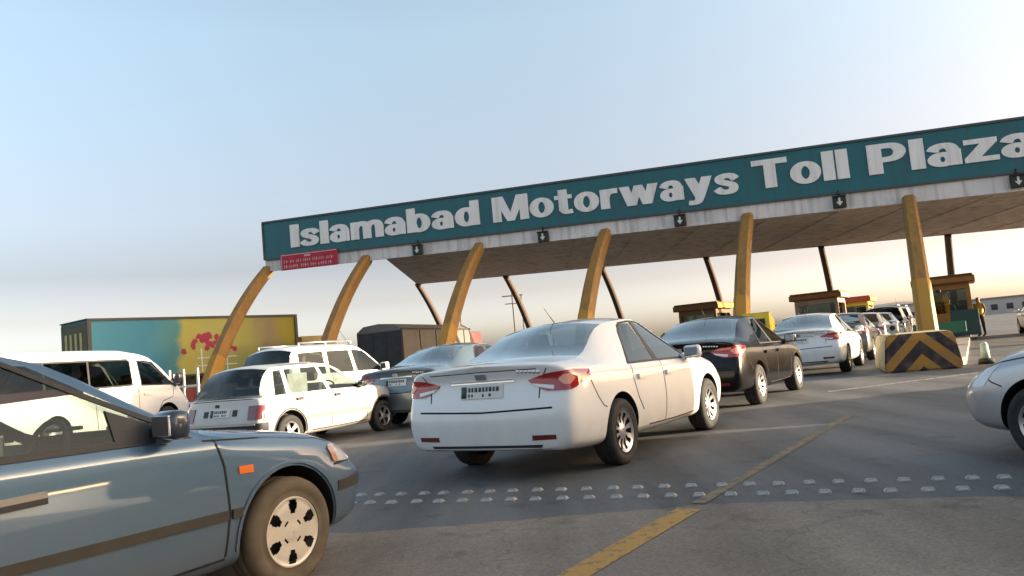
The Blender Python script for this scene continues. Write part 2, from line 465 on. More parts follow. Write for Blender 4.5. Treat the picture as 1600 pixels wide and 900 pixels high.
# ---- specs ------------------------------------------------------------------
def door_zones(*doors):
    """(name, st0, st1, row0, row1, per side)"""
    return [('door.' + str(k), a, b, 2, 5, True) for k, (a, b) in enumerate(doors)]
SEDAN = dict(W=.95, wr=.315, axles=((0, .37), (2.53, .37)), tub=(-.3, 2.1, .80), seats=(.35, 1.3), zm=.56,
    rear=[(.2, .07), (.3, .02), (.5, 0), (.64, 0), (.70, .045), (.9, .075), (1.0, .04), (1.06, .0)],
    front=[(.2, .1), (.3, .03), (.5, 0), (.62, .03), (.7, .08), (.8, .12)],
    st=[H(-1.0, .86, .30, .99, 1.06), H(-.965, .945, .28, .99, 1.07), H(-.86, .985, .27, .985, 1.08), H(-.62, 1., .25, .98, 1.095),
        K(-.42, -.30, .24, .98, (-.33, .70, 1.075), (-.40, 1.105)),
        K(.06, .06, .23, .965, (.46, .565, 1.375), (.36, 1.425)),
        K(.36, .30, .23, .955, (.74, .60, 1.405), (.70, 1.455)),
        K(.98, 1.00, .22, .945, (.98, .62, 1.415), (.96, 1.47)),
        K(1.08, 1.11, .22, .943, (1.07, .62, 1.413), (1.06, 1.468)),
        K(2.02, 1.98, .22, .925, (1.34, .595, 1.385), (1.42, 1.435)),
        K(2.14, 2.10, .22, .92, (2.04, .76, .985), (2.2, 1.0)),
        H(2.4, 1., .22, .89, .985), H(2.85, .99, .22, .83, .93), H(3.12, .955, .23, .75, .84), H(3.27, .88, .25, .67, .75), H(3.36, .74, .27, .60, .67)],
    zones=[('rear_window', 4, 5, 7, 10, False), ('windshield', 9, 10, 7, 10, False),
           ('side_window.door.0', 6, 7, 5, 6, True), ('side_window.door.1', 8, 9, 5, 6, True),
           ('door.0', 6, 7.5, 2, 5, True), ('door.1', 7.5, 9, 2, 5, True)])
EK = dict(W=.85, wr=.295, axles=((0, .345), (2.62, .345)), tub=(-.3, 2.1, .80), seats=(.35, 1.25), zm=.52,
    rear=[(.2, .07), (.3, .02), (.55, 0), (.62, 0), (.68, .04), (.95, .06)],
    front=[(.2, .09), (.3, .02), (.5, 0), (.56, .0), (.60, .05), (.7, .09)],
    st=[H(-1.0, .80, .28, .95, 1.0), H(-.95, .91, .26, .95, 1.0), H(-.85, .965, .25, .945, 1.01), H(-.62, 1., .23, .94, 1.02),
        K(-.42, -.25, .22, .94, (-.30, .66, 1.01), (-.36, 1.03)),
        K(.06, .10, .21, .93, (.36, .55, 1.30), (.28, 1.345)),
        K(.36, .32, .20, .925, (.62, .595, 1.34), (.6, 1.385)),
        K(.95, .97, .19, .915, (.92, .615, 1.355), (.9, 1.405)),
        K(1.05, 1.06, .19, .913, (1.01, .615, 1.355), (1.0, 1.405)),
        K(2.20, 2.06, .19, .88, (1.30, .60, 1.335), (1.38, 1.385)),
        K(2.26, 2.20, .19, .865, (2.12, .72, .915), (2.25, .93)),
        H(2.46, 1., .19, .83, .885), H(2.86, .99, .20, .775, .835), H(3.08, .965, .21, .725, .785), H(3.22, .91, .22, .67, .725), H(3.31, .78, .23, .60, .66)],
    zones=[('rear_window', 4, 5, 7, 10, False), ('windshield', 9, 10, 7, 10, False),
           ('side_window.door.0', 6, 7, 5, 6, True), ('side_window.door.1', 8, 9, 5, 6, True),
           ('door.0', 6, 7.5, 2, 5, True), ('door.1', 7.5, 9, 2, 5, True)])
SWIFT = dict(W=.80, wr=.272, axles=((0, .335), (2.31, .335)), tub=(-.3, 1.9, .76), seats=(.2, 1.05), zm=.49,
    rear=[(.2, .05), (.3, .0), (.49, 0), (.51, .045), (.86, .075)],
    front=[(.2, .07), (.3, .02), (.5, 0), (.56, .02), (.7, .05)],
    st=[H(-.63, .90, .30, .83, .865), H(-.60, .955, .27, .84, .865), H(-.54, .985, .25, .845, .87),
        K(-.46, -.47, .23, .85, (-.505, .665, .885), (-.555, .89), top=.86),
        K(-.30, -.40, .21, .855, (-.20, .565, 1.25), (-.27, 1.295)),
        K(-.20, -.27, .21, .86, (-.13, .575, 1.272), (-.16, 1.325), top=.88),
        K(-.02, -.02, .20, .86, (.03, .585, 1.285), (.02, 1.34), top=.88),
        K(.10, .07, .20, .86, (.10, .587, 1.288), (.1, 1.343), top=.88),
        K(.92, .90, .20, .855, (.78, .595, 1.29), (.78, 1.345), top=.88),
        K(1.00, .985, .20, .853, (.85, .595, 1.29), (.85, 1.345), top=.88),
        K(1.80, 1.80, .20, .835, (1.18, .57, 1.255), (1.25, 1.305), top=.88),
        K(1.90, 1.88, .20, .83, (1.82, .67, .885), (1.95, .905)),
        H(2.08, 1., .20, .81, .885), H(2.5, .99, .20, .76, .83), H(2.75, .96, .21, .69, .75), H(2.89, .90, .22, .62, .66), H(2.96, .78, .23, .56, .60)],
    zones=[('rear_window', 3, 4, 7, 10, False), ('windshield', 10, 11, 7, 10, False), ('side_window', 5, 6, 5, 6, True),
           ('side_window.door.0', 7, 8, 5, 6, True), ('side_window.door.1', 9, 10, 5, 6, True),
           ('door.0', 7, 8.5, 2, 5, True), ('door.1', 8.5, 10, 2, 5, True),
           ('bumper', -2, 3, 0, 3, False), ('bumper', 14.2, 30, 0, 2.5, False)])
VAN = dict(W=.85, wr=.33, axles=((-.55, .40), (2.57, .40)), tub=(-1.9, 2.6, 1.0), seats=(-1.3, -.4, .6, 1.9), zm=.7,
    rear=[(.2, .05), (.3, .0), (.6, 0), (.7, .03), (1.1, .06)],
    front=[(.2, .07), (.3, .02), (.6, 0), (.8, .03), (1.0, .10)],
    st=[H(-2.17, .90, .32, 1.12, 1.16), H(-2.14, .96, .30, 1.13, 1.16), H(-2.09, .985, .28, 1.14, 1.17),
        K(-2.05, -2.05, .27, 1.15, (-2.08, .76, 1.19), (-2.11, 1.2), top=.8),
        K(-2.0, -2.01, .26, 1.16, (-1.91, .70, 1.78), (-1.95, 1.87), top=.8),
        K(-1.83, -1.85, .25, 1.17, (-1.77, .72, 1.82), (-1.80, 1.92), top=.8),
        K(.30, .30, .25, 1.17, (.33, .73, 1.84), (.3, 1.95), top=.78),
        K(.36, .36, .25, 1.17, (.38, .73, 1.84), (.36, 1.95), top=.78),
        K(1.55, 1.55, .25, 1.16, (1.52, .73, 1.83), (1.5, 1.94), top=.78),
        K(1.78, 1.80, .25, 1.15, (1.72, .72, 1.815), (1.7, 1.925), top=.80),
        K(2.80, 2.86, .25, 1.10, (2.20, .67, 1.72), (2.28, 1.83), top=.86),
        K(2.92, 2.98, .25, 1.08, (3.00, .70, 1.06), (3.14, 1.09)),
        H(3.12, .985, .26, .98, 1.06), H(3.27, .96, .27, .88, .97), H(3.40, .90, .28, .80, .86), H(3.47, .78, .30, .74, .78)],
    zones=[('rear_window', 3, 4, 7, 10, False), ('windshield', 10, 11, 7, 10, False), ('side_window.b', 5, 8, 5, 6, True),
           ('side_window.door.1', 9, 10, 5, 6, True), ('door.0', 7, 8.7, 2, 5, True), ('door.1', 8.7, 10, 2, 5, True)])
WAGON = dict(W=.90, wr=.37, axles=((0, .44), (2.75, .44)), tub=(-.7, 2.2, 1.0), seats=(-.2, .5, 1.4), zm=.7,
    rear=[(.3, .04), (.4, .0), (.65, 0), (.72, .03), (1.1, .06)],
    front=[(.3, .07), (.4, .02), (.6, 0), (.8, .05), (1.0, .10)],
    st=[H(-.98, .90, .40, 1.06, 1.1), H(-.95, .96, .38, 1.07, 1.1), H(-.9, .985, .36, 1.08, 1.1),
        K(-.82, -.84, .34, 1.09, (-.87, .78, 1.125), (-.91, 1.13), top=.85),
        K(-.72, -.78, .33, 1.10, (-.66, .68, 1.62), (-.72, 1.69)),
        K(-.58, -.60, .33, 1.10, (-.52, .69, 1.66), (-.55, 1.75), top=.85),
        K(.12, .14, .33, 1.10, (.18, .70, 1.68), (.16, 1.78), top=.84),
        K(.24, .26, .33, 1.10, (.30, .70, 1.68), (.28, 1.78), top=.84),
        K(1.00, 1.02, .33, 1.09, (.98, .70, 1.68), (.96, 1.78), top=.84),
        K(1.10, 1.12, .33, 1.09, (1.07, .70, 1.68), (1.05, 1.78), top=.84),
        K(2.05, 2.05, .33, 1.06, (1.42, .66, 1.62), (1.5, 1.71), top=.86),
        K(2.15, 2.16, .33, 1.05, (2.12, .76, 1.10), (2.26, 1.12)),
        H(2.4, 1., .33, 1.02, 1.09), H(3.0, .99, .34, .97, 1.04), H(3.35, .96, .35, .90, .96), H(3.5, .91, .36, .84, .88), H(3.56, .8, .38, .80, .83)],
    zones=[('rear_window', 3, 4, 7, 10, False), ('windshield', 10, 11, 7, 10, False), ('side_window', 5, 6, 5, 6, True),
           ('side_window.door.0', 7, 8, 5, 6, True), ('side_window.door.1', 9, 10, 5, 6, True),
           ('door.0', 7, 8.5, 2, 5, True), ('door.1', 8.5, 10, 2, 5, True)])

def seams(c, nm, polys, wd=.014):
    """door gap lines carried by the door mesh's own thing, both sides"""
    for sg, tg in ((1, 'R'), (-1, 'L')):
        par = c.part.get(nm + '|' + tg)
        bm = bmesh.new()
        for p in polys:
            az = 90
            c.strip('door_gap', [(x, z) for x, z in p], wd, az, SEAM, t=.0015, side=sg, bm=bm)
        bmesh.ops.recalc_face_normals(bm, faces=bm.faces)
        link_mesh('door_gap', bm, SEAM, par or c.root)
def handles(c, nm, x, z, m, wd=.20, h=.05):
    for sg, tg in ((1, 'R'), (-1, 'L')):
        c.patch('door_handle', [(x, z + h * .5), (x + wd, z + h * .6)], [(x, z - h * .5), (x + wd, z - h * .4)], 90, m, t=.03, n=4, nv=2, parent=c.part.get(nm + '|' + tg), side=sg)
def belt_trim(c, pts, wd=.022):
    for sg in (1, -1):
        c.strip('belt_trim', pts, wd, 90, BLACK, t=.006, side=sg)

# ------------------------------------------------------------------ ground
def sheet(name, pts, z, m, kind='structure'):
    bm = bmesh.new(); bm.faces.new([bm.verts.new((x, y, z)) for x, y in pts])
    bmesh.ops.recalc_face_normals(bm, faces=bm.faces)
    if bm.faces[:][0].normal.z < 0: bmesh.ops.reverse_faces(bm, faces=bm.faces)
    o = link_mesh(name, bm, m); o['kind'] = kind
    return o
def ground_mat(name, c1, c2, scale, grain, gscale, rough=.9, bump=.4, spec=.3, stain=None):
    m = bpy.data.materials.new(name); m.use_nodes = True; n = m.node_tree; b = n.nodes['Principled BSDF']; L = n.links.new
    b.inputs['Roughness'].default_value = rough; b.inputs['Specular IOR Level'].default_value = spec
    g = n.nodes.new('ShaderNodeNewGeometry')
    a = n.nodes.new('ShaderNodeTexNoise'); a.inputs['Scale'].default_value = scale; a.inputs['Detail'].default_value = 8; a.inputs['Roughness'].default_value = .62; L(g.outputs['Position'], a.inputs['Vector'])
    ra = n.nodes.new('ShaderNodeValToRGB'); ra.color_ramp.elements[0].position = .32; ra.color_ramp.elements[1].position = .68
    ra.color_ramp.elements[0].color = (*c1, 1); ra.color_ramp.elements[1].color = (*c2, 1); L(a.outputs['Fac'], ra.inputs[0])
    v = n.nodes.new('ShaderNodeTexVoronoi'); v.inputs['Scale'].default_value = gscale; L(g.outputs['Position'], v.inputs['Vector'])
    no = n.nodes.new('ShaderNodeTexNoise'); no.inputs['Scale'].default_value = gscale * 1.3; no.inputs['Detail'].default_value = 3; L(g.outputs['Position'], no.inputs['Vector'])
    ad = n.nodes.new('ShaderNodeMath'); ad.operation = 'ADD'; L(v.outputs['Color'], ad.inputs[0]); L(no.outputs['Fac'], ad.inputs[1])
    mr = n.nodes.new('ShaderNodeMapRange'); mr.inputs[1].default_value = .4; mr.inputs[2].default_value = 1.6; mr.inputs[3].default_value = 1 - grain; mr.inputs[4].default_value = 1 + grain; L(ad.outputs[0], mr.inputs[0])
    sc_ = n.nodes.new('ShaderNodeVectorMath'); sc_.operation = 'SCALE'; L(ra.outputs[0], sc_.inputs[0]); L(mr.outputs[0], sc_.inputs['Scale'])
    last = sc_.outputs[0]
    if stain:   # long oil and tyre stains along the driving direction
        mp = n.nodes.new('ShaderNodeMapping'); mp.inputs['Rotation'].default_value = (0, 0, R(32)); mp.inputs['Scale'].default_value = (1.5, .11, 1); L(g.outputs['Position'], mp.inputs[0])
        s = n.nodes.new('ShaderNodeTexNoise'); s.inputs['Scale'].default_value = 1.0; s.inputs['Detail'].default_value = 6; L(mp.outputs[0], s.inputs['Vector'])
        m2 = n.nodes.new('ShaderNodeMapRange'); m2.inputs[1].default_value = .35; m2.inputs[2].default_value = .62; m2.inputs[3].default_value = 1 - stain; m2.inputs[4].default_value = 1 + stain * .3; L(s.outputs['Fac'], m2.inputs[0])
        s3 = n.nodes.new('ShaderNodeVectorMath'); s3.operation = 'SCALE'; L(last, s3.inputs[0]); L(m2.outputs[0], s3.inputs['Scale']); last = s3.outputs[0]
    if stain:   # oil drips, and pale dust patches
        o1 = n.nodes.new('ShaderNodeTexNoise'); o1.inputs['Scale'].default_value = 2.6; o1.inputs['Detail'].default_value = 5; L(g.outputs['Position'], o1.inputs['Vector'])
        o2 = n.nodes.new('ShaderNodeMapRange'); o2.inputs[1].default_value = .60; o2.inputs[2].default_value = .70; o2.inputs[3].default_value = 1; o2.inputs[4].default_value = .68; L(o1.outputs['Fac'], o2.inputs[0])
        o3 = n.nodes.new('ShaderNodeVectorMath'); o3.operation = 'SCALE'; L(last, o3.inputs[0]); L(o2.outputs[0], o3.inputs['Scale']); last = o3.outputs[0]
        c1_ = n.nodes.new('ShaderNodeTexVoronoi'); c1_.feature = 'DISTANCE_TO_EDGE'; c1_.inputs['Scale'].default_value = .55
        cn = n.nodes.new('ShaderNodeTexNoise'); cn.inputs['Scale'].default_value = 3; cn.inputs['Detail'].default_value = 6; L(g.outputs['Position'], cn.inputs['Vector'])
        ca = n.nodes.new('ShaderNodeVectorMath'); ca.operation = 'MULTIPLY_ADD'; ca.inputs[1].default_value = (.5, .5, .5); L(cn.outputs['Color'], ca.inputs[0]); L(g.outputs['Position'], ca.inputs[2]); L(ca.outputs[0], c1_.inputs['Vector'])
        cr = n.nodes.new('ShaderNodeMapRange'); cr.inputs[1].default_value = .002; cr.inputs[2].default_value = .007; cr.inputs[3].default_value = .80; cr.inputs[4].default_value = 1; L(c1_.outputs['Distance'], cr.inputs[0])
        c4 = n.nodes.new('ShaderNodeVectorMath'); c4.operation = 'SCALE'; L(last, c4.inputs[0]); L(cr.outputs[0], c4.inputs['Scale']); last = c4.outputs[0]
    L(last, b.inputs['Base Color'])
    bp = n.nodes.new('ShaderNodeBump'); bp.inputs['Strength'].default_value = bump; bp.inputs['Distance'].default_value = .006; L(ad.outputs[0], bp.inputs['Height']); L(bp.outputs[0], b.inputs['Normal'])
    return m
SOIL = ground_mat('dusty soil', (.13, .11, .085), (.22, .18, .13), .05, .25, 3)
ASPH = ground_mat('asphalt', (.092, .096, .100), (.128, .130, .130), .35, .20, 90, rough=.72, bump=.35, spec=.4, stain=.4)
CHIP = ground_mat('worn coarse asphalt', (.185, .158, .132), (.245, .212, .178), .9, .22, 60, rough=.9, bump=.5, spec=.25, stain=.22)
sheet('ground', [(-4000, -300), (4000, -300), (4000, 6000), (-4000, 6000)], -.03, SOIL)
sheet('road', [(-70, -40), (60, -40), (75, 60), (120, 160), (60, 190), (-40, 110), (-70, 60)], 0, ASPH)
edge = [(-30, 16.0), (-8, 8.05), (-4, 6.55), (-2.2, 5.93), (-1.28, 5.57), (-.4, 5.50), (.4, 5.46), (1.23, 5.42), (1.9, 5.22), (2.6, 4.98), (3.2, 4.78), (5, 4.1), (9, 2.6), (30, -5)]
rj = random.Random(2); e2 = []
for (xa, ya), (xb, yb) in zip(edge, edge[1:]):
    m_ = max(2, int(abs(xb - xa) / .07)) if -4 < xa < 6 else 2
    for k in range(m_): e2.append((lerp(xa, xb, k / m_), lerp(ya, yb, k / m_) + rj.uniform(-.022, .022)))
edge = e2 + [edge[-1]]
sheet('road_apron', edge + [(30, -39), (-30, -39)], .004, CHIP)
def paint_mat(name, col, wear, sc_=14):
    m = bpy.data.materials.new(name); m.use_nodes = True; n = m.node_tree; b = n.nodes['Principled BSDF']; L = n.links.new
    b.inputs['Roughness'].default_value = .75
    g = n.nodes.new('ShaderNodeNewGeometry'); a = n.nodes.new('ShaderNodeTexNoise'); a.inputs['Scale'].default_value = sc_; a.inputs['Detail'].default_value = 8; a.inputs['Roughness'].default_value = .7
    L(g.outputs['Position'], a.inputs['Vector'])
    mr = n.nodes.new('ShaderNodeMapRange'); mr.inputs[1].default_value = wear - .07; mr.inputs[2].default_value = wear + .07; L(a.outputs['Fac'], mr.inputs[0])
    mx = n.nodes.new('ShaderNodeMix'); mx.data_type = 'RGBA'; mx.inputs[6].default_value = (.085, .08, .075, 1); mx.inputs[7].default_value = (*col, 1)
    L(mr.outputs[0], mx.inputs[0]); L(mx.outputs[2], b.inputs['Base Color'])
    return m
YEL1 = paint_mat('yellow road paint', (.40, .225, .05), .42)
YEL2 = paint_mat('worn yellow road paint', (.20, .15, .07), .50, 9)
SUNBAND = paint_mat('sunlit road band', (.42, .40, .37), .50, 10)
def line(name, p, q, wd, z, m):
    a, b = Vector((*p, 0)), Vector((*q, 0)); d = (b - a).normalized(); s = Vector((-d.y, d.x, 0)) * wd / 2
    return sheet(name, [(a + s)[:2], (b + s)[:2], (b - s)[:2], (a - s)[:2]], z, m)
line('lane_line_sun_band', (-.90, 2.45), (1.05, 5.33), .17, .008, YEL1)
line('lane_line_sun_band', (1.15, 5.50), (4.1, 9.9), .10, .004, YEL2)
line('lane_line_sun_band', (5.2, 13.5), (11.5, 15.6), .16, .004, SUNBAND)  # band of sunlight across the road, painted on as a pale stripe

# far hills
hm = mat('far hill', (.13, .125, .12), .95, vary=.3, scale=.01)
bm = bmesh.new(); prev = None; rnd = random.Random(3)
for i in range(97):
    az = R(-60 + 120 * i / 96); d0, d1 = 2300, 2700
    h = 22 + 12 * math.sin(i * .31) + 6 * math.sin(i * .83 + 1) + rnd.uniform(-2, 2) + (22 if i > 60 else 0) * min(1, (i - 60) / 12)
    a = [bm.verts.new((d * math.sin(az), d * math.cos(az), z)) for d, z in ((d0, -2), (d0 + 180, h * .7), (d1, h), (d1 + 500, -2))]
    if prev:
        for k in range(3): bm.faces.new((prev[k], a[k], a[k + 1], prev[k + 1]))
    prev = a
bmesh.ops.recalc_face_normals(bm, faces=bm.faces)
link_mesh('hills', bm, hm, smooth=60)['kind'] = 'structure'

# far belt of trees along the horizon, and low pale buildings beyond the plaza
TRE = mat('far tree foliage', (.045, .06, .035), .9, vary=.4, scale=.2)
bm = bmesh.new(); rnd = random.Random(21)
for i in range(520):
    az = R(rnd.uniform(-48, 48)); d = rnd.uniform(420, 640); c_ = Vector((d * math.sin(az), d * math.cos(az), rnd.uniform(.5, 2.6)))
    for k in range(5):
        q = c_ + Vector((rnd.uniform(-4, 4), rnd.uniform(-2, 2), rnd.uniform(0, 2.2))); r = rnd.uniform(.9, 2.2)
        v_ = [bm.verts.new(q + Vector((rnd.uniform(-r, r), rnd.uniform(-r, r), rnd.uniform(-r, r)))) for _ in range(4)]
        for t_ in ((0, 1, 2), (0, 1, 3), (0, 2, 3), (1, 2, 3)): bm.faces.new([v_[j] for j in t_])
tag(link_mesh('tree_belt', bm, TRE), 'dark uneven belt of far trees along the horizon', 'trees', kind='stuff')
CRM = mat('pale rendered wall', (.45, .42, .38), .85, vary=.1, scale=.3); WDK = mat('dark window opening', (.03, .035, .04), .4)
for lab, x, y, wd, h in (('long low pale building on the horizon beyond the far right car', 112, 178, 26, 3.6), ('small pale flat roofed building on the horizon left of the tall column', 95.5, 198, 12, 4.2)):
    t = thing('low_building', lab, 'building', (x, y, -.03), R(-28))
    bm = bmesh.new(); box(bm, -wd / 2, wd / 2, -3, 3, 0, h); link_mesh('wall', bm, CRM, t)
    bm = bmesh.new(); box(bm, -wd / 2 - .3, wd / 2 + .3, -3.3, 3.3, h + .003, h + .3); link_mesh('roof', bm, mat('grey flat roof', (.22, .21, .2), .9), t)
    for i in range(int(wd // 3)):
        bm = bmesh.new(); xx = -wd / 2 + 1 + i * 3; box(bm, xx, xx + 1.3, -3.06, -3.003, 1.0, 2.3); link_mesh('window', bm, WDK, t)

# ------------------------------------------------------------------ toll canopy
OX, OY = -6.802, 37.054
CR = R(-19.66)
E_ = Vector((math.cos(CR), math.sin(CR), 0)); N_ = Vector((-math.sin(CR), math.cos(CR), 0))
zT = lambda s: 8.68 - .0285 * s
zS = lambda s: 6.79 - .0305 * s
zB = lambda s: 6.24 - .0330 * s
can = thing('toll_canopy', 'long toll plaza canopy with a teal sign fascia lettered Islamabad Motorways Toll Plaza', 'toll canopy', (OX, OY, 0), CR)
def prism(bm, a, b, y0, y1, zl, zh, mi=0):
    v = []
    for s in (a, b):
        v.append([bm.verts.new((s, y, z)) for y, z in ((y0, zl(s)), (y1, zl(s)), (y1, zh(s)), (y0, zh(s)))])
    for k in range(4): bm.faces.new((v[0][k], v[0][(k + 1) % 4], v[1][(k + 1) % 4], v[1][k])).material_index = mi
    bm.faces.new(v[0][::-1]).material_index = mi; bm.faces.new(v[1]).material_index = mi
TEAL = mat('teal sign face', (.006, .112, .138), .45, vary=.10, scale=.6)
LET = mat('white sign letters', (.74, .74, .73), .5, vary=.05, scale=1)
BAND = mat('off white fascia band', (.60, .585, .58), .6, vary=.12, scale=.9)
SOFF = mat('brown grey soffit panel', (.48, .41, .34), .7, vary=.1, scale=.5)
TRIMM = mat('dark sign frame', (.05, .07, .075), .6)
XE = 39.
def streaks(m, dark, amt, sx=2.2, sz=.16):
    """rain streaks and grime running down a face"""
    n = m.node_tree; b = n.nodes['Principled BSDF']; L = n.links.new
    tc = n.nodes.new('ShaderNodeTexCoord'); mp = n.nodes.new('ShaderNodeMapping'); mp.inputs['Scale'].default_value = (sx, sx, sz); L(tc.outputs['Object'], mp.inputs[0])
    no = n.nodes.new('ShaderNodeTexNoise'); no.inputs['Scale'].default_value = 2.2; no.inputs['Detail'].default_value = 7; L(mp.outputs[0], no.inputs['Vector'])
    mr = n.nodes.new('ShaderNodeMapRange'); mr.inputs[1].default_value = .46; mr.inputs[2].default_value = .72; mr.inputs[4].default_value = amt; L(no.outputs['Fac'], mr.inputs[0])
    mx = n.nodes.new('ShaderNodeMix'); mx.data_type = 'RGBA'; mx.inputs[7].default_value = (*dark, 1); L(mr.outputs[0], mx.inputs[0])
    old = b.inputs['Base Color'].links
    if old: L(old[0].from_socket, mx.inputs[6])
    else: mx.inputs[6].default_value = b.inputs['Base Color'].default_value
    L(mx.outputs[2], b.inputs['Base Color'])
streaks(TEAL, (.03, .07, .075), .55); streaks(BAND, (.28, .26, .24), .7); streaks(SOFF, (.13, .10, .08), .6, 1.0, 1.0); streaks(LET, (.45, .45, .44), .5)
bm = bmesh.new(); prism(bm, -5.74, XE, -.18, .16, zS, zT); bmesh.ops.recalc_face_normals(bm, faces=bm.faces)
sign = link_mesh('sign_panel', bm, TEAL, can)
bm = bmesh.new(); prism(bm, -5.80, XE, -.24, .18, lambda s: zT(s) + .002, lambda s: zT(s) + .09); prism(bm, -5.82, -5.742, -.23, .17, lambda s: zS(s) + .01, lambda s: zT(s))
prism(bm, -5.74, XE, -.22, -.183, lambda s: zS(s) - .02, lambda s: zS(s) + .06)
for i in range(1, 15): prism(bm, -5.74 + i * 3.0, -5.728 + i * 3.0, -.1835, -.1803, lambda s: zS(s) + .065, lambda s: zT(s))
bmesh.ops.recalc_face_normals(bm, faces=bm.faces); link_mesh('sign_frame', bm, TRIMM, can)
bm = bmesh.new(); prism(bm, -5.80, XE, -.12, .14, zB, lambda s: zS(s) - .022)
prism(bm, -5.80, XE, -.16, -.122, lambda s: zB(s) - .03, lambda s: zB(s) + .07)
bmesh.ops.recalc_face_normals(bm, faces=bm.faces); link_mesh('fascia_band', bm, BAND, can)
# roof: soffit falls a little to the rear
bm = bmesh.new()
def rv(s, y, top):
    z = zB(s) + .02 - .34 * (y / 10.8) - (.0 if not top else 0) + (.9 if top else 0)
    return bm.verts.new((s, y, z))
cs = [(.9, .145), (-2.95, 11.0), (XE, 11.0), (XE, .145)]
lo = [rv(s, y, 0) for s, y in cs]; hi = [rv(s, y, 1) for s, y in cs]
bm.faces.new(lo); bm.faces.new(hi[::-1])
for k in range(4): bm.faces.new((lo[k], hi[k], hi[(k + 1) % 4], lo[(k + 1) % 4]))
bmesh.ops.recalc_face_normals(bm, faces=bm.faces)
for i in range(14):       # joints of the soffit panels, running with the skewed lanes
    s0 = lerp(2.2, XE - 2, i / 13); q = []
    for y in (.6, 10.6):
        sx = s0 - .34 * (y - .6); z = zB(sx) + .02 - .34 * y / 10.8
        q.append([bm.verts.new((sx + dx, y, z + dz)) for dx, dz in ((-.03, .01), (.03, .01), (.03, -.03), (-.03, -.03))])
    for k in range(4): bm.faces.new((q[0][k], q[0][(k + 1) % 4], q[1][(k + 1) % 4], q[1][k]))
roof = link_mesh('roof_slab', bm, SOFF, can)
# heavy grotesque letters drawn as strokes and bowls (cap height 1, x-height .74)
def g_path(pts, n=5):
    P = [Vector((*p, 0)) for p in pts]; o = []
    for i in range(len(P) - 1):
        p0, p1, p2, p3 = P[max(i - 1, 0)], P[i], P[i + 1], P[min(i + 2, len(P) - 1)]
        for k in range(n):
            t = k / n; o.append(.5 * ((2 * p1) + (p2 - p0) * t + (2 * p0 - 5 * p1 + 4 * p2 - p3) * t * t + (3 * p1 - p0 - 3 * p2 + p3) * t ** 3))
    return o + [P[-1]]
def g_stroke(pts, w, n=5):
    P = g_path(pts, n); o = []
    for i, p in enumerate(P):
        d = (P[min(i + 1, len(P) - 1)] - P[max(i - 1, 0)]).normalized(); nn = Vector((-d.y, d.x, 0))
        k = w / 2 * (1.0 + .22 * abs(nn.x) ** 2)
        o.append((p + nn * k, p - nn * k))
    return [[o[i][0], o[i + 1][0], o[i + 1][1], o[i][1]] for i in range(len(o) - 1)]
def g_ring(cx, cy, rx, ry, wx, wy, n=28):
    o = []
    for i in range(n):
        q = []
        for a_, k in ((i, 0), (i + 1, 0), (i + 1, 1), (i, 1)):
            t = 2 * math.pi * a_ / n; q.append(Vector((cx + (rx - k * wx) * math.cos(t), cy + (ry - k * wy) * math.sin(t), 0)))
        o.append(q)
    return o
def g_rect(x0, y0, x1, y1): return [[Vector((x0, y0, 0)), Vector((x1, y0, 0)), Vector((x1, y1, 0)), Vector((x0, y1, 0))]]
def g_quad(*p): return [[Vector((*q, 0)) for q in p]]
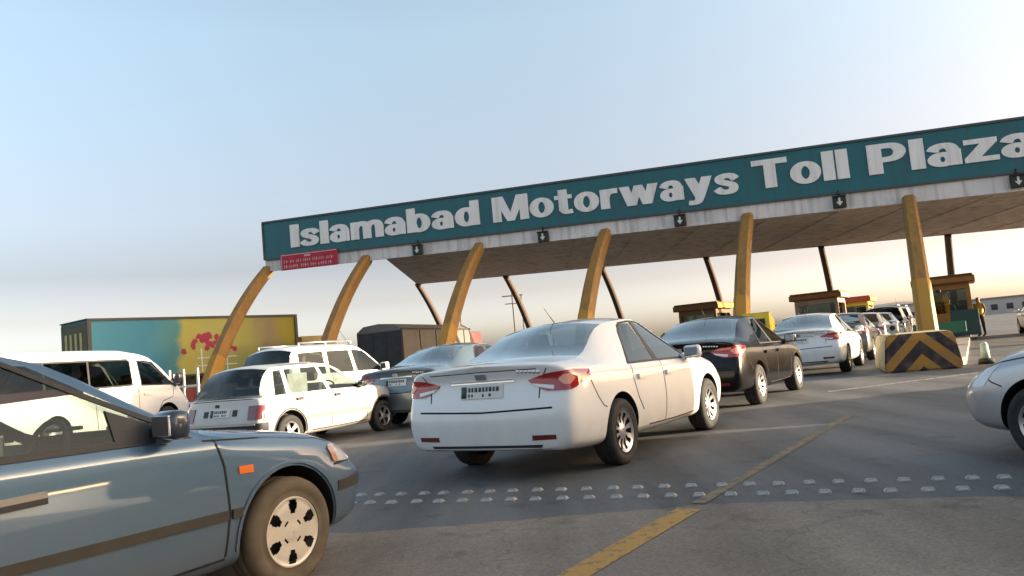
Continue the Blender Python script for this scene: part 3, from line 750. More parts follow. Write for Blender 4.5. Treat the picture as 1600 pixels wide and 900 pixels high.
GLY = {
 'I': (.26, [g_rect(0, 0, .26, 1)]), 'l': (.24, [g_rect(0, 0, .24, 1)]),
 's': (.60, [g_stroke([(.55, .52), (.46, .63), (.31, .665), (.16, .62), (.125, .53), (.2, .44), (.40, .35), (.475, .27), (.475, .17), (.42, .10), (.29, .075), (.14, .11), (.05, .22)], .17)]),
 'a': (.62, [g_ring(.27, .22, .27, .235, .20, .135), g_rect(.38, 0, .61, .50), g_stroke([(.09, .50), (.15, .61), (.29, .665), (.43, .62), (.495, .46)], .17)]),
 'm': (1.02, [g_rect(0, 0, .22, .74), g_rect(.40, 0, .62, .52), g_rect(.80, 0, 1.02, .52), g_stroke([(.11, .42), (.18, .58), (.33, .655), (.46, .62), (.51, .46)], .18), g_stroke([(.51, .42), (.58, .58), (.73, .655), (.86, .62), (.91, .46)], .18)]),
 'b': (.68, [g_rect(0, 0, .22, 1), g_ring(.36, .37, .32, .385, .215, .15)]),
 'd': (.68, [g_rect(.46, 0, .68, 1), g_ring(.32, .37, .32, .385, .215, .15)]),
 'M': (1.10, [g_rect(0, 0, .23, 1), g_rect(.87, 0, 1.10, 1), g_quad((.05, 1), (.31, 1), (.64, 0), (.46, 0)), g_quad((.79, 1), (1.05, 1), (.64, 0), (.46, 0))]),
 'o': (.70, [g_ring(.35, .37, .35, .385, .225, .155)]),
 't': (.50, [g_rect(.12, .14, .35, .95), g_rect(0, .585, .49, .74), g_stroke([(.235, .22), (.26, .11), (.36, .075), (.49, .09)], .16)]),
 'r': (.48, [g_rect(0, 0, .22, .74), g_stroke([(.11, .42), (.17, .57), (.30, .645), (.47, .645)], .19)]),
 'w': (1.06, [g_quad((0, .74), (.24, .74), (.42, 0), (.20, 0)), g_quad((.20, 0), (.42, 0), (.63, .74), (.43, .74)), g_quad((.43, .74), (.63, .74), (.86, 0), (.64, 0)), g_quad((.64, 0), (.86, 0), (1.06, .74), (.82, .74))]),
 'y': (.70, [g_quad((0, .74), (.25, .74), (.48, .06), (.25, .0)), g_quad((.46, .74), (.70, .74), (.46, 0), (.24, 0)), g_stroke([(.36, .03), (.30, -.12), (.20, -.17), (.06, -.16)], .16)]),
 'T': (.84, [g_rect(.295, 0, .545, .84), g_rect(0, .81, .84, 1)]),
 'P': (.76, [g_rect(0, 0, .25, 1), g_stroke([(.12, .91), (.42, .91), (.57, .85), (.635, .69), (.57, .53), (.42, .46), (.12, .46)], .17)]),
 'z': (.60, [g_rect(.01, .58, .59, .74), g_rect(0, 0, .60, .16), g_quad((.31, .585), (.58, .585), (.27, .155), (.01, .155))]),
}
for word, s0, s1, b0, cap in (('Islamabad', -4.10, 6.02, 7.40, 1.14), ('Motorways', 6.74, 17.38, 7.08, 1.14), ('Toll', 18.0, 21.5, 6.80, 1.16), ('Plaza', 22.25, 27.75, 6.68, 1.16)):
    x = 0; polys = []
    for ch in word:
        wd, pieces = GLY[ch]
        for k, pc in enumerate(pieces):
            for q in pc:
                for d_, dx in enumerate((0, -.022, .022)): polys.append(([(p.x + x + dx, p.y) for p in q], k + d_ * .3))
        x += wd + .085
    tot = x - .085; bm = bmesh.new()
    for pts, k in polys:
        f_ = []; b_ = []
        for px_, py_ in pts:
            X = s0 + px_ / tot * (s1 - s0); Z = b0 - .0285 * (X - s0) + py_ * cap
            f_.append(bm.verts.new((X, -.235 - .0012 * k, Z))); b_.append(bm.verts.new((X, -.184, Z)))
        bm.faces.new(f_)
        for i in range(len(f_)): bm.faces.new((f_[i], b_[i], b_[(i + 1) % len(f_)], f_[(i + 1) % len(f_)]))
    bmesh.ops.recalc_face_normals(bm, faces=bm.faces)
    o = link_mesh('lettering', bm, LET, sign)

# arched columns
COLY = mat('ochre column paint', (.27, .14, .025), .55, vary=.12, scale=1.5)
COLB = mat('yellow column base paint', (.36, .19, .022), .55, vary=.12, scale=2)
COLD = mat('dark brown rear column', (.055, .038, .028), .6, vary=.15, scale=2)  # darker brown used for the rear row of columns
streaks(COLY, (.12, .075, .03), .6, 3, .5)
LANE = Vector((1.99, 3.87, 0))
def column(k, top, foot, w0, w1, label, group, basez, cm=None):
    o_ = Vector(foot)
    bm = bmesh.new(); T = Vector(top) - o_
    ctrl = Vector((T.x * .34, T.y * .34, T.z * .60))
    rings = []; n = 16; side = Vector((E_.x, E_.y, 0))
    for i in range(n + 1):
        t = i / n; p = 2 * t * (1 - t) * ctrl + t * t * T
        d = (2 * (1 - t) * ctrl + 2 * t * (T - ctrl)).normalized(); nn = d.cross(side).normalized()
        a = lerp(w0, w1, t) / 2; ch = .10
        ring = [bm.verts.new(p + side * (a * x) + nn * (a * 1.15 * y)) for x, y in ((1, .6), (.6, 1), (-.6, 1), (-1, .6), (-1, -.6), (-.6, -1), (.6, -1), (1, -.6))]
        rings.append((ring, p, d, nn))
    for (r, *_), (q, *_) in zip(rings, rings[1:]):
        for k_ in range(8): bm.faces.new((r[k_], r[(k_ + 1) % 8], q[(k_ + 1) % 8], q[k_]))
    bm.faces.new(rings[0][0][::-1]); bm.faces.new(rings[-1][0])
    bmesh.ops.recalc_face_normals(bm, faces=bm.faces)
    o = link_mesh('arched_column', bm, cm or COLY, loc=o_, smooth=30); tag(o, label, 'column', group)
    if basez:
        bm = bmesh.new()
        prev = None; a = w0 / 2 * 1.06
        for i in range(8):
            t = i / 7 * .42; p = 2 * t * (1 - t) * ctrl + t * t * T
            if p.z > basez: break
            d = (2 * (1 - t) * ctrl + 2 * t * (T - ctrl)).normalized(); nn = d.cross(side).normalized()
            g = a * (1.0 - .25 * t)
            ring = [bm.verts.new(p + side * (g * x) + nn * (g * 1.15 * y)) for x, y in ((1, .6), (.6, 1), (-.6, 1), (-1, .6), (-1, -.6), (-.6, -1), (.6, -1), (1, -.6))]
            if prev:
                for k_ in range(8): bm.faces.new((prev[k_], prev[(k_ + 1) % 8], ring[(k_ + 1) % 8], ring[k_]))
            prev = ring
        bm.faces.new(prev)
        bmesh.ops.recalc_face_normals(bm, faces=bm.faces)
        link_mesh('column_base', bm, COLB, o, smooth=30)
    return o
def cpos(s, y, z): return Vector((OX, OY, 0)) + E_ * s + N_ * y + Vector((0, 0, z))
FL = ['ochre arched column under the left end of the teal sign, crossing the painted truck',
      'ochre arched column just left of where the brown soffit begins',
      'ochre arched column rising in front of the dark grey covered truck',
      'ochre arched column rising behind the roof of the large white sedan',
      'ochre arched column rising beside the yellow arrow box behind the black sedan',
      'ochre arched column standing behind the black and yellow striped crash block',
      'ochre arched column past the last letter of the teal sign']
SP = 5.863
for k in range(-1, 6):
    s = k * SP
    top = cpos(s, -.05, zB(s) + .05); foot = top - LANE; foot.z = 0
    if k == -1: top = cpos(-5.75, .0, zB(s) + .05)
    column(k, top, foot, .58, .46, FL[k + 1], 'front columns of the canopy', 2.5)
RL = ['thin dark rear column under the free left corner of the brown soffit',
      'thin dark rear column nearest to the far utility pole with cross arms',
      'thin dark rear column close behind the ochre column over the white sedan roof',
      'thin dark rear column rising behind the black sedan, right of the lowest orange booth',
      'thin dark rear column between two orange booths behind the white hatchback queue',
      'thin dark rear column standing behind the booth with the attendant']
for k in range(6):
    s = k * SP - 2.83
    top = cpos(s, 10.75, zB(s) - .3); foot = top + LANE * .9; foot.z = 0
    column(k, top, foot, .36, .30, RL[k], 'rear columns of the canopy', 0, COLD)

# lane signals on the band
SIGB = mat('signal housing black', (.012, .012, .014), .5)
SIGW = mat('signal arrow grey green', (.55, .62, .55), .4)
SL = ['small black lane signal with a down arrow on the band, under the word Islamabad',
      'small black lane signal on the band under the start of the word Motorways',
      'small black lane signal on the band under the end of the word Motorways',
      'small black lane signal with a down arrow on the band, under the word Toll',
      'small black lane signal with a down arrow on the band, under the word Plaza']
for i, (s, z) in enumerate(((2.85, 6.36), (8.99, 6.12), (14.94, 5.98), (21.04, 5.82), (27.0, 5.66))):
    p = cpos(s, -.30, z); t = thing('lane_signal', SL[i], 'lane signal', p, CR, 'lane signals along the fascia')
    bm = bmesh.new(); box(bm, -.24, .24, -.06, .13, -.24, .24, bev=.03)
    box(bm, -.26, .26, -.14, -.062, .20, .235); cyl(bm, (0, .06, .22), (0, .06, .46), .035, seg=8)
    link_mesh('housing', bm, SIGB, t)
    bm = bmesh.new(); box(bm, -.035, .035, -.075, -.063, -.04, .15)
    vs = [bm.verts.new((x, -.078, zz)) for x, zz in ((-.12, .0), (.12, .0), (0, -.16))]; bm.faces.new(vs)
    link_mesh('arrow', bm, SIGW, t)
# red banner at the sign's left end
RED = mat('red banner cloth', (.40, .02, .045), .7, vary=.15, scale=2)
PINK = mat('banner white print', (.62, .36, .38), .7)
ban = thing('banner', 'small red banner with white writing hung under the left end of the teal sign', 'banner', cpos(-4.75, -.30, 0), CR)
bm = bmesh.new(); prism(bm, 0, 3.28, 0, .03, lambda s: 6.31 - .028 * s, lambda s: 7.10 - .028 * s); bmesh.ops.recalc_face_normals(bm, faces=bm.faces)
link_mesh('cloth', bm, RED, ban)
bm = bmesh.new(); rnd = random.Random(5)
prism(bm, .04, 3.24, -.012, -.004, lambda s: 7.03 - .028 * s, lambda s: 7.07 - .028 * s); prism(bm, .04, .08, -.012, -.004, lambda s: 6.36 - .028 * s, lambda s: 7.0 - .028 * s)
for row, z, h in ((0, 6.66, .15), (1, 6.40, .17)):
    x = .2
    while x < 3.05:
        wd = rnd.uniform(.05, .13)
        prism(bm, x, x + wd * .38, -.012, -.004, lambda s: z - .028 * s, lambda s: z + h * rnd.choice((.7, 1, 1)) - .028 * s)
        if rnd.random() < .6: prism(bm, x + wd * .4, x + wd, -.0125, -.0045, lambda s: z + h * .4 - .028 * s, lambda s: z + h * .58 - .028 * s)
        x += wd + rnd.choice((.03, .03, .04, .12))
prism(bm, 1.4, 1.75, -.012, -.004, lambda s: 6.90 - .028 * s, lambda s: 6.99 - .028 * s)
bmesh.ops.recalc_face_normals(bm, faces=bm.faces); link_mesh('print', bm, PINK, ban)

# ------------------------------------------------------------------ islands, booths, crash block
LD = R(90 - 30.5)                 # driving direction as a Blender z rotation
KERB = mat('concrete kerb', (.24, .22, .20), .85, vary=.2, scale=3)
ORG = mat('orange booth paint', (.36, .15, .022), .55, vary=.2, scale=3)
ORGD = mat('brown booth roof edge', (.17, .085, .03), .6, vary=.15, scale=3)
REDB = mat('red booth panel', (.45, .07, .02), .5, vary=.1, scale=3)
YELB = mat('bright yellow panel', (.80, .55, .04), .5, vary=.1, scale=4)
GRN = mat('green guard panel', (.015, .13, .075), .5, vary=.15, scale=3)
PALE = mat('pale booth panel', (.48, .36, .27), .6, vary=.15, scale=3)
DGRN = mat('dark green panel', (.012, .05, .045), .5)
def island(fx, fy, back, front, wd, label):
    bm = bmesh.new(); pts = []
    for i in range(9):
        t = math.pi * (i / 8) - math.pi / 2; pts.append((front + wd / 2 * math.cos(t), wd / 2 * math.sin(t)))
    for i in range(9):
        t = math.pi * (i / 8) + math.pi / 2; pts.append((-back + wd / 2 * math.cos(t), wd / 2 * math.sin(t)))
    f = bm.faces.new([bm.verts.new((x, y, 0)) for x, y in pts]); r = bmesh.ops.extrude_face_region(bm, geom=[f])
    for v in r['geom']:
        if isinstance(v, bmesh.types.BMVert): v.co.z = .16
    bmesh.ops.recalc_face_normals(bm, faces=bm.faces)
    o = link_mesh('traffic_island', bm, KERB, loc=(fx, fy, 0)); o.rotation_euler = (0, 0, LD)
    tag(o, label, 'traffic island', 'raised islands between the toll lanes')
FT = [cpos(k * SP, 0, 0) - LANE for k in range(-1, 6)]
island(FT[3].x, FT[3].y, 3, 24, 1.7, 'raised kerbed island of the lowest orange booth, beyond the white sedan')
island(FT[4].x, FT[4].y, 3, 40, 1.7, 'raised kerbed island carrying two orange booths beyond the black sedan')
I6 = (13.55, 25.3)
island(I6[0], I6[1], 8.6, 20, 1.75, 'raised kerbed island behind the striped crash block')
island(FT[2].x, FT[2].y, 3, 20, 1.7, 'raised kerbed island under the column in front of the covered truck')
def booth(x, y, label, wd=2.0, ln=2.6, h=2.45, body=ORG, front=ORG, side=ORG, glassm=None, roofm=ORGD):
    """local X along the lane (away), Y to the left; front faces the oncoming cars (-X)"""
    t = thing('toll_booth', label, 'toll booth', (x, y, .16), LD, 'orange toll booths on the islands')
    a, b = ln / 2, wd / 2
    bm = bmesh.new(); box(bm, -a, a, -b, b, 0, 1.0, bev=.03)
    for sx in (-1, 1):
        for sy in (-1, 1): box(bm, sx * (a - .09) - .08, sx * (a - .09) + .08, sy * (b - .09) - .08, sy * (b - .09) + .08, 1.0, h - .3)
    box(bm, -a + .02, a - .02, -b + .02, b - .02, h - .42, h - .18)
    link_mesh('booth_frame', bm, body, t)
    bm = bmesh.new(); box(bm, -a - .28, a + .28, -b - .2, b + .2, h - .18, h + .12, bev=.04); box(bm, -a - .2, a + .2, -b - .15, b + .15, h + .12, h + .20, bev=.03)
    link_mesh('roof', bm, roofm, t)
    bm = bmesh.new(); box(bm, -a - .02, -a - .004, -b + .1, b - .1, .15, .9); link_mesh('front_panel', bm, front, t)
    bm = bmesh.new(); box(bm, -a - .283, -a - .26, -b - .15, b + .15, h - .12, h + .06); link_mesh('sign_strip', bm, front, t)
    bm = bmesh.new(); box(bm, -a - .25, a + .25, -b - .22, -b - .203, h - .15, h + .09); link_mesh('side_strip', bm, side, t)
    for nm, (x0, x1, y0, y1) in (('window', (-a + .02, -a + .03, -b + .17, b - .17)), ('window', (a - .03, a - .02, -b + .17, b - .17)), ('window', (-a + .17, a - .17, b - .03, b - .02))):
        bm = bmesh.new(); box(bm, x0, x1, y0, y1, 1.003, h - .423); link_mesh(nm, bm, glassm or GLH, t)
    bm = bmesh.new(); box(bm, a * .1, a - .2, -b + .2, -b + .7, .0, 1.3, bev=.02); box(bm, -.3, .2, b - .8, b - .3, 1.0, 1.25, bev=.02); link_mesh('cabinet', bm, DARK, t)
    return t
ld = Vector((math.cos(LD), math.sin(LD), 0)); ln_ = Vector((-ld.y, ld.x, 0))
bp6 = Vector((*I6, 0)) + ld * 10.8 - ln_ * .12
booth(bp6.x, bp6.y, 'nearest orange toll booth, attendant inside, right of the column behind the striped block', 2.0, 2.6, 2.42, ORG, ORG, PALE)
p = FT[3] + ld * 16.5
booth(p.x, p.y, 'low orange toll booth with a sunlit yellow end showing over the black sedan roof', 2.1, 2.9, 2.6, ORGD, ORGD, YELB)
p = FT[4] + ld * 17.5
booth(p.x, p.y, 'brown and orange toll booth with an overhanging roof above the queueing white car', 2.2, 2.7, 2.55, PALE, ORG, PALE)
p = FT[4] + ld * 31
booth(p.x, p.y, 'red fronted toll booth with a yellow end, farthest and smallest of the booths', 2.2, 2.8, 2.5, YELB, REDB, YELB, roofm=REDB)

# chevron crash block
cm_ = bpy.data.materials.new('chevron paint'); cm_.use_nodes = True; n = cm_.node_tree; b = n.nodes['Principled BSDF']; L = n.links.new
tc = n.nodes.new('ShaderNodeTexCoord'); sx = n.nodes.new('ShaderNodeSeparateXYZ'); L(tc.outputs['Object'], sx.inputs[0])
ab = n.nodes.new('ShaderNodeMath'); ab.operation = 'ABSOLUTE'; L(sx.outputs[1], ab.inputs[0])
m1 = n.nodes.new('ShaderNodeMath'); m1.operation = 'MULTIPLY_ADD'; m1.inputs[1].default_value = 1.0; L(ab.outputs[0], m1.inputs[0]); L(sx.outputs[2], m1.inputs[2])
m2 = n.nodes.new('ShaderNodeMath'); m2.operation = 'MULTIPLY_ADD'; m2.inputs[1].default_value = 1 / .54; m2.inputs[2].default_value = .33; L(m1.outputs[0], m2.inputs[0])
fr = n.nodes.new('ShaderNodeMath'); fr.operation = 'FRACT'; L(m2.outputs[0], fr.inputs[0])
gt = n.nodes.new('ShaderNodeMath'); gt.operation = 'GREATER_THAN'; gt.inputs[1].default_value = .52; L(fr.outputs[0], gt.inputs[0])
no = n.nodes.new('ShaderNodeTexNoise'); no.inputs['Scale'].default_value = 5; no.inputs['Detail'].default_value = 6; L(tc.outputs['Object'], no.inputs['Vector'])
mx = n.nodes.new('ShaderNodeMix'); mx.data_type = 'RGBA'; mx.inputs[6].default_value = (.018, .011, .012, 1); mx.inputs[7].default_value = (.38, .175, .018, 1); L(gt.outputs[0], mx.inputs[0])
m3 = n.nodes.new('ShaderNodeMix'); m3.data_type = 'RGBA'; m3.inputs[7].default_value = (.16, .11, .07, 1); L(mx.outputs[2], m3.inputs[6])
mr = n.nodes.new('ShaderNodeMapRange'); mr.inputs[1].default_value = .45; mr.inputs[2].default_value = .75; mr.inputs[4].default_value = .6; L(no.outputs['Fac'], mr.inputs[0]); L(mr.outputs[0], m3.inputs[0])
L(m3.outputs[2], b.inputs['Base Color']); b.inputs['Roughness'].default_value = .7
SIDEP = mat('pale yellow concrete', (.36, .31, .17), .8, vary=.25, scale=4)
cb = thing('crash_block', 'black and yellow chevron striped crash block standing on the road before the booths', 'crash barrier', (8.47, 16.45, 0), R(90 - 20))
bm = bmesh.new()
prof = [(0, .73, 0), (.02, .74, .12), (.10, .67, .66), (.16, .62, .80)]
A = [[bm.verts.new((x, s * y, z)) for s in (-1, 1)] for x, y, z in prof]; B = [[bm.verts.new((2.4 - x, s * y, z)) for s in (-1, 1)] for x, y, z in prof]
for i in range(3):
    bm.faces.new((A[i][0], A[i + 1][0], A[i + 1][1], A[i][1])); f = bm.faces.new((B[i][0], B[i][1], B[i + 1][1], B[i + 1][0])); f.material_index = 1
    for s in (0, 1): f = bm.faces.new((A[i][s], B[i][s], B[i + 1][s], A[i + 1][s])); f.material_index = 1
f = bm.faces.new((A[3][0], A[3][1], B[3][1], B[3][0])); f.material_index = 1
f = bm.faces.new((A[0][0], B[0][0], B[0][1], A[0][1])); f.material_index = 1
bmesh.ops.recalc_face_normals(bm, faces=bm.faces); bmesh.ops.bevel(bm, geom=[e for e in bm.edges if e.is_manifold and e.calc_face_angle(0) > .5], offset=.035, segments=2, affect='EDGES')
link_mesh('block', bm, [cm_, SIDEP], cb)
# lamp on the block and its small neighbours
LAMPW = mat('dirty white lamp housing', (.55, .53, .45), .5)
o = thing('warning_lamp', 'small dirty white warning lamp on the left top corner of the striped block', 'lamp', (8.47 - .38, 16.45 + .38, .80), R(70))
bm = bmesh.new(); box(bm, -.08, .08, -.12, .12, .06, .24, bev=.03); box(bm, -.06, .06, -.05, .05, -.01, .06); link_mesh('housing', bm, LAMPW, o)
bm = bmesh.new(); cyl(bm, (-.085, 0, .15), (-.095, 0, .15), .055, seg=16); link_mesh('lens', bm, SIGB, o)
o = thing('bollard', 'short pale green bollard with a dark base at the right foot of the striped block', 'bollard', (10.05, 16.9, 0))
bm = bmesh.new(); lathe(bm, [(.001, 0), (.16, 0), (.15, .10), (.10, .12)], 16); bmesh.ops.rotate(bm, cent=(0, 0, 0), matrix=Matrix.Rotation(R(90), 3, 'X'), verts=bm.verts); link_mesh('base', bm, BLACK, o)
bm = bmesh.new(); cyl(bm, (0, 0, .08), (0, 0, .42), .095, .075, 16); cyl(bm, (0, 0, .42), (0, 0, .47), .075, .04, 16); link_mesh('post', bm, mat('pale green plastic', (.40, .50, .42), .5), o)
# green guard panels round the nearest booth
def localbox(name, label, cat, base, x0, x1, y0, y1, z0, z1, m, bev=.02, group=None, extra=None):
    t = thing(name, label, cat, (base.x, base.y, 0), LD, group)
    bm = bmesh.new(); box(bm, x0, x1, y0, y1, z0, z1, bev=bev); link_mesh('panel', bm, m, t)
    bm = bmesh.new()
    for x in (x0 + .1, x1 - .1): box(bm, x - .04, x + .04, (y0 + y1) / 2 - .06, (y0 + y1) / 2 + .06, .16, z0)
    link_mesh('post', bm, KERB, t)
    return t
b6 = Vector((*I6, 0))
localbox('guard_rail', 'green guard rail panel across the island in front of the nearest booth', 'guard rail', b6, 3.2, 3.3, -.85, .85, .45, .85, GRN)
localbox('guard_rail', 'tall dark green guard panel at the right front corner of the nearest booth', 'guard rail', b6, 7.2, 7.35, -1.3, -.3, .22, 1.25, DGRN)
# yellow arrow box at the fifth column
t = thing('arrow_box', 'bright yellow box with a slanted top behind the roof of the black sedan', 'marker box', (FT[4].x + .62, FT[4].y - .35, .16), LD)
bm = bmesh.new(); vs = [[bm.verts.new((x, y, z)) for x, z in ((-.35, 0), (.35, 0), (.35, 1.35), (-.35, 1.62))] for y in (-.45, .45)]
for k in range(4): bm.faces.new((vs[0][k], vs[0][(k + 1) % 4], vs[1][(k + 1) % 4], vs[1][k]))
bm.faces.new(vs[0]); bm.faces.new(vs[1][::-1]); bmesh.ops.recalc_face_normals(bm, faces=bm.faces); link_mesh('housing', bm, YELB, t)
bm = bmesh.new(); box(bm, -.365, -.352, -.3, .3, 1.0, 1.4); link_mesh('dark_panel', bm, SIGB, t)
# thin blue grey post with an arm left of the nearest booth
t = thing('camera_post', 'thin blue grey post with a short arm left of the nearest booth', 'camera post', (b6.x + 3.0, b6.y + 6.6, .16), LD)
bm = bmesh.new(); cyl(bm, (0, 0, 0), (0, 0, 1.95), .05, seg=10); cyl(bm, (0, 0, 1.9), (0, -.7, 1.92), .035, seg=8); link_mesh('post', bm, mat('blue grey metal', (.10, .15, .19), .5), t)
bm = bmesh.new(); box(bm, -.12, .08, -.85, -.68, 1.86, 1.99, bev=.02); link_mesh('camera', bm, SIGB, t)

# ------------------------------------------------------------------ people
SKIN = mat('skin', (.30, .17, .10), .6)
HAIR = mat('black hair', (.012, .01, .009), .7)
def person(label, loc, rz, shirt, trousers, vest=None, group=None):
    """one skinned body standing with arms a little bent; faces +X"""
    P = {'pel': (0, 0, .95, .15), 'sp': (.01, 0, 1.15, .14), 'ch': (0, 0, 1.36, .155), 'nk': (0, 0, 1.50, .06), 'hd0': (.02, 0, 1.58, .075), 'hd1': (.03, 0, 1.67, .095), 'hd2': (.02, 0, 1.75, .07)}
    Ed = [('pel', 'sp'), ('sp', 'ch'), ('ch', 'nk'), ('nk', 'hd0'), ('hd0', 'hd1'), ('hd1', 'hd2')]
    for s, y in (('l', 1), ('r', -1)):
        P['hip' + s] = (0, .10 * y, .88, .10); P['kn' + s] = (.02, .11 * y, .49, .065); P['an' + s] = (-.02, .12 * y, .10, .045); P['to' + s] = (.15, .13 * y, .035, .035)
        P['sh' + s] = (0, .19 * y, 1.42, .065); P['el' + s] = (-.03, .25 * y, 1.14, .047); P['wr' + s] = (.12, .24 * y, .94, .034); P['ha' + s] = (.17, .23 * y, .87, .036)
        Ed += [('pel', 'hip' + s), ('hip' + s, 'kn' + s), ('kn' + s, 'an' + s), ('an' + s, 'to' + s), ('ch', 'sh' + s), ('sh' + s, 'el' + s), ('el' + s, 'wr' + s), ('wr' + s, 'ha' + s)]
    names = list(P); me = bpy.data.meshes.new('person'); me.from_pydata([P[k][:3] for k in names], [(names.index(a), names.index(b)) for a, b in Ed], [])
    o = bpy.data.objects.new('tmp', me); C.objects.link(o)
    o.modifiers.new('s', 'SKIN'); o.modifiers.new('u', 'SUBSURF').levels = 2
    for i, k in enumerate(names): me.skin_vertices[0].data[i].radius = (P[k][3], P[k][3]); me.skin_vertices[0].data[i].use_root = (i == 0)
    dg = bpy.context.evaluated_depsgraph_get(); dg.update(); fm = bpy.data.meshes.new_from_object(o.evaluated_get(dg)); bpy.data.objects.remove(o)
    ob = link_mesh('person', fm, [shirt, trousers, SKIN, vest or shirt, HAIR], smooth=80)
    for p in fm.polygons:
        c = p.center
        p.material_index = 4 if (c.z > 1.70 or (c.z > 1.62 and c.x < 0)) else 2 if (c.z > 1.50 or (abs(c.y) > .19 and c.z < 1.0)) else 1 if c.z < .97 and abs(c.y) < .21 else 3 if abs(c.y) < .2 else 0
        if c.z < .09: p.material_index = 4
    ob.location = loc; ob.rotation_euler = (0, 0, rz); tag(ob, label, 'person', group)
    return ob
VEST = mat('yellow green vest', (.48, .44, .07), .7)
person('standing person in a yellow green vest and dark trousers right of the nearest booth', (20.6, 34.6, .0), R(200), mat('brown shirt', (.12, .07, .05), .8), mat('dark trousers', (.02, .02, .025), .8), VEST)
person('toll attendant in a dark grey shirt standing inside the nearest booth', (bp6.x + .05, bp6.y - .1, .05), R(215), mat('dark grey shirt', (.03, .03, .035), .8), mat('dark trousers', (.02, .02, .025), .8))

# ------------------------------------------------------------------ vehicles
WHITE = paint('white car paint', (.76, .76, .75))
WHITE2 = paint('old white car paint', (.47, .465, .44), dust=.8)
BLUEG = paint('blue grey metallic paint', (.055, .118, .195), .35, .34, dust=.55)
BLACKP = paint('black car paint', (.0015, .0015, .002), 0, .25, dust=.0, coat=.3)
GREYB = paint('grey blue metallic paint', (.12, .17, .21), .5, .34)
SILVER = paint('silver car paint', (.46, .46, .47), .6, .35)
GREYC = paint('dark grey car paint', (.10, .10, .105), .5, .35)
NAVY = paint('dark blue car paint', (.03, .05, .10), .2, .33)
R_TEN = rim_mesh('ten', .315, ALLOY, 'ten'); R_FIVE = rim_mesh('five', .272, ALLOY, 'five'); R_COV = rim_mesh('cover', .295, COVER, 'cover')
R_VAN = rim_mesh('van', .33, ALLOY, 'steel'); R_WAG = rim_mesh('wag', .37, ALLOY, 'five')

def plate(c, u0, u1, z0, z1, az=0, seed=1):
    o = c.patch('number_plate', [(u0, z1), (u1, z1)], [(u0, z0), (u1, z0)], az, PLATE, t=.012, n=6, nv=3)
    rnd = random.Random(seed); bm = bmesh.new()
    x = u0 + .02; c.patch('', [(u0 + .005, z1 - .008), (u0 + .065, z1 - .008)], [(u0 + .005, z0 + .008), (u0 + .065, z0 + .008)], az, PLATEG, t=.0145, n=2, nv=2, bm=bm)
    x = u0 + .085; h = z1 - z0
    while x < u1 - .05:
        wd = rnd.choice((.022, .03, .012)); zz = z0 + h * .52
        c.patch('', [(x, zz + h * .34), (x + wd, zz + h * .34)], [(x, zz), (x + wd, zz)], az, PLATEG, t=.0145, n=1, nv=1, bm=bm)
        if rnd.random() < .6: c.patch('', [(x, z0 + h * .36), (x + wd * .8, z0 + h * .36)], [(x, z0 + h * .14), (x + wd * .8, z0 + h * .14)], az, PLATEG, t=.0145, n=1, nv=1, bm=bm)
        x += wd + .014
    link_mesh('plate_print', bm, PLATEG, o)

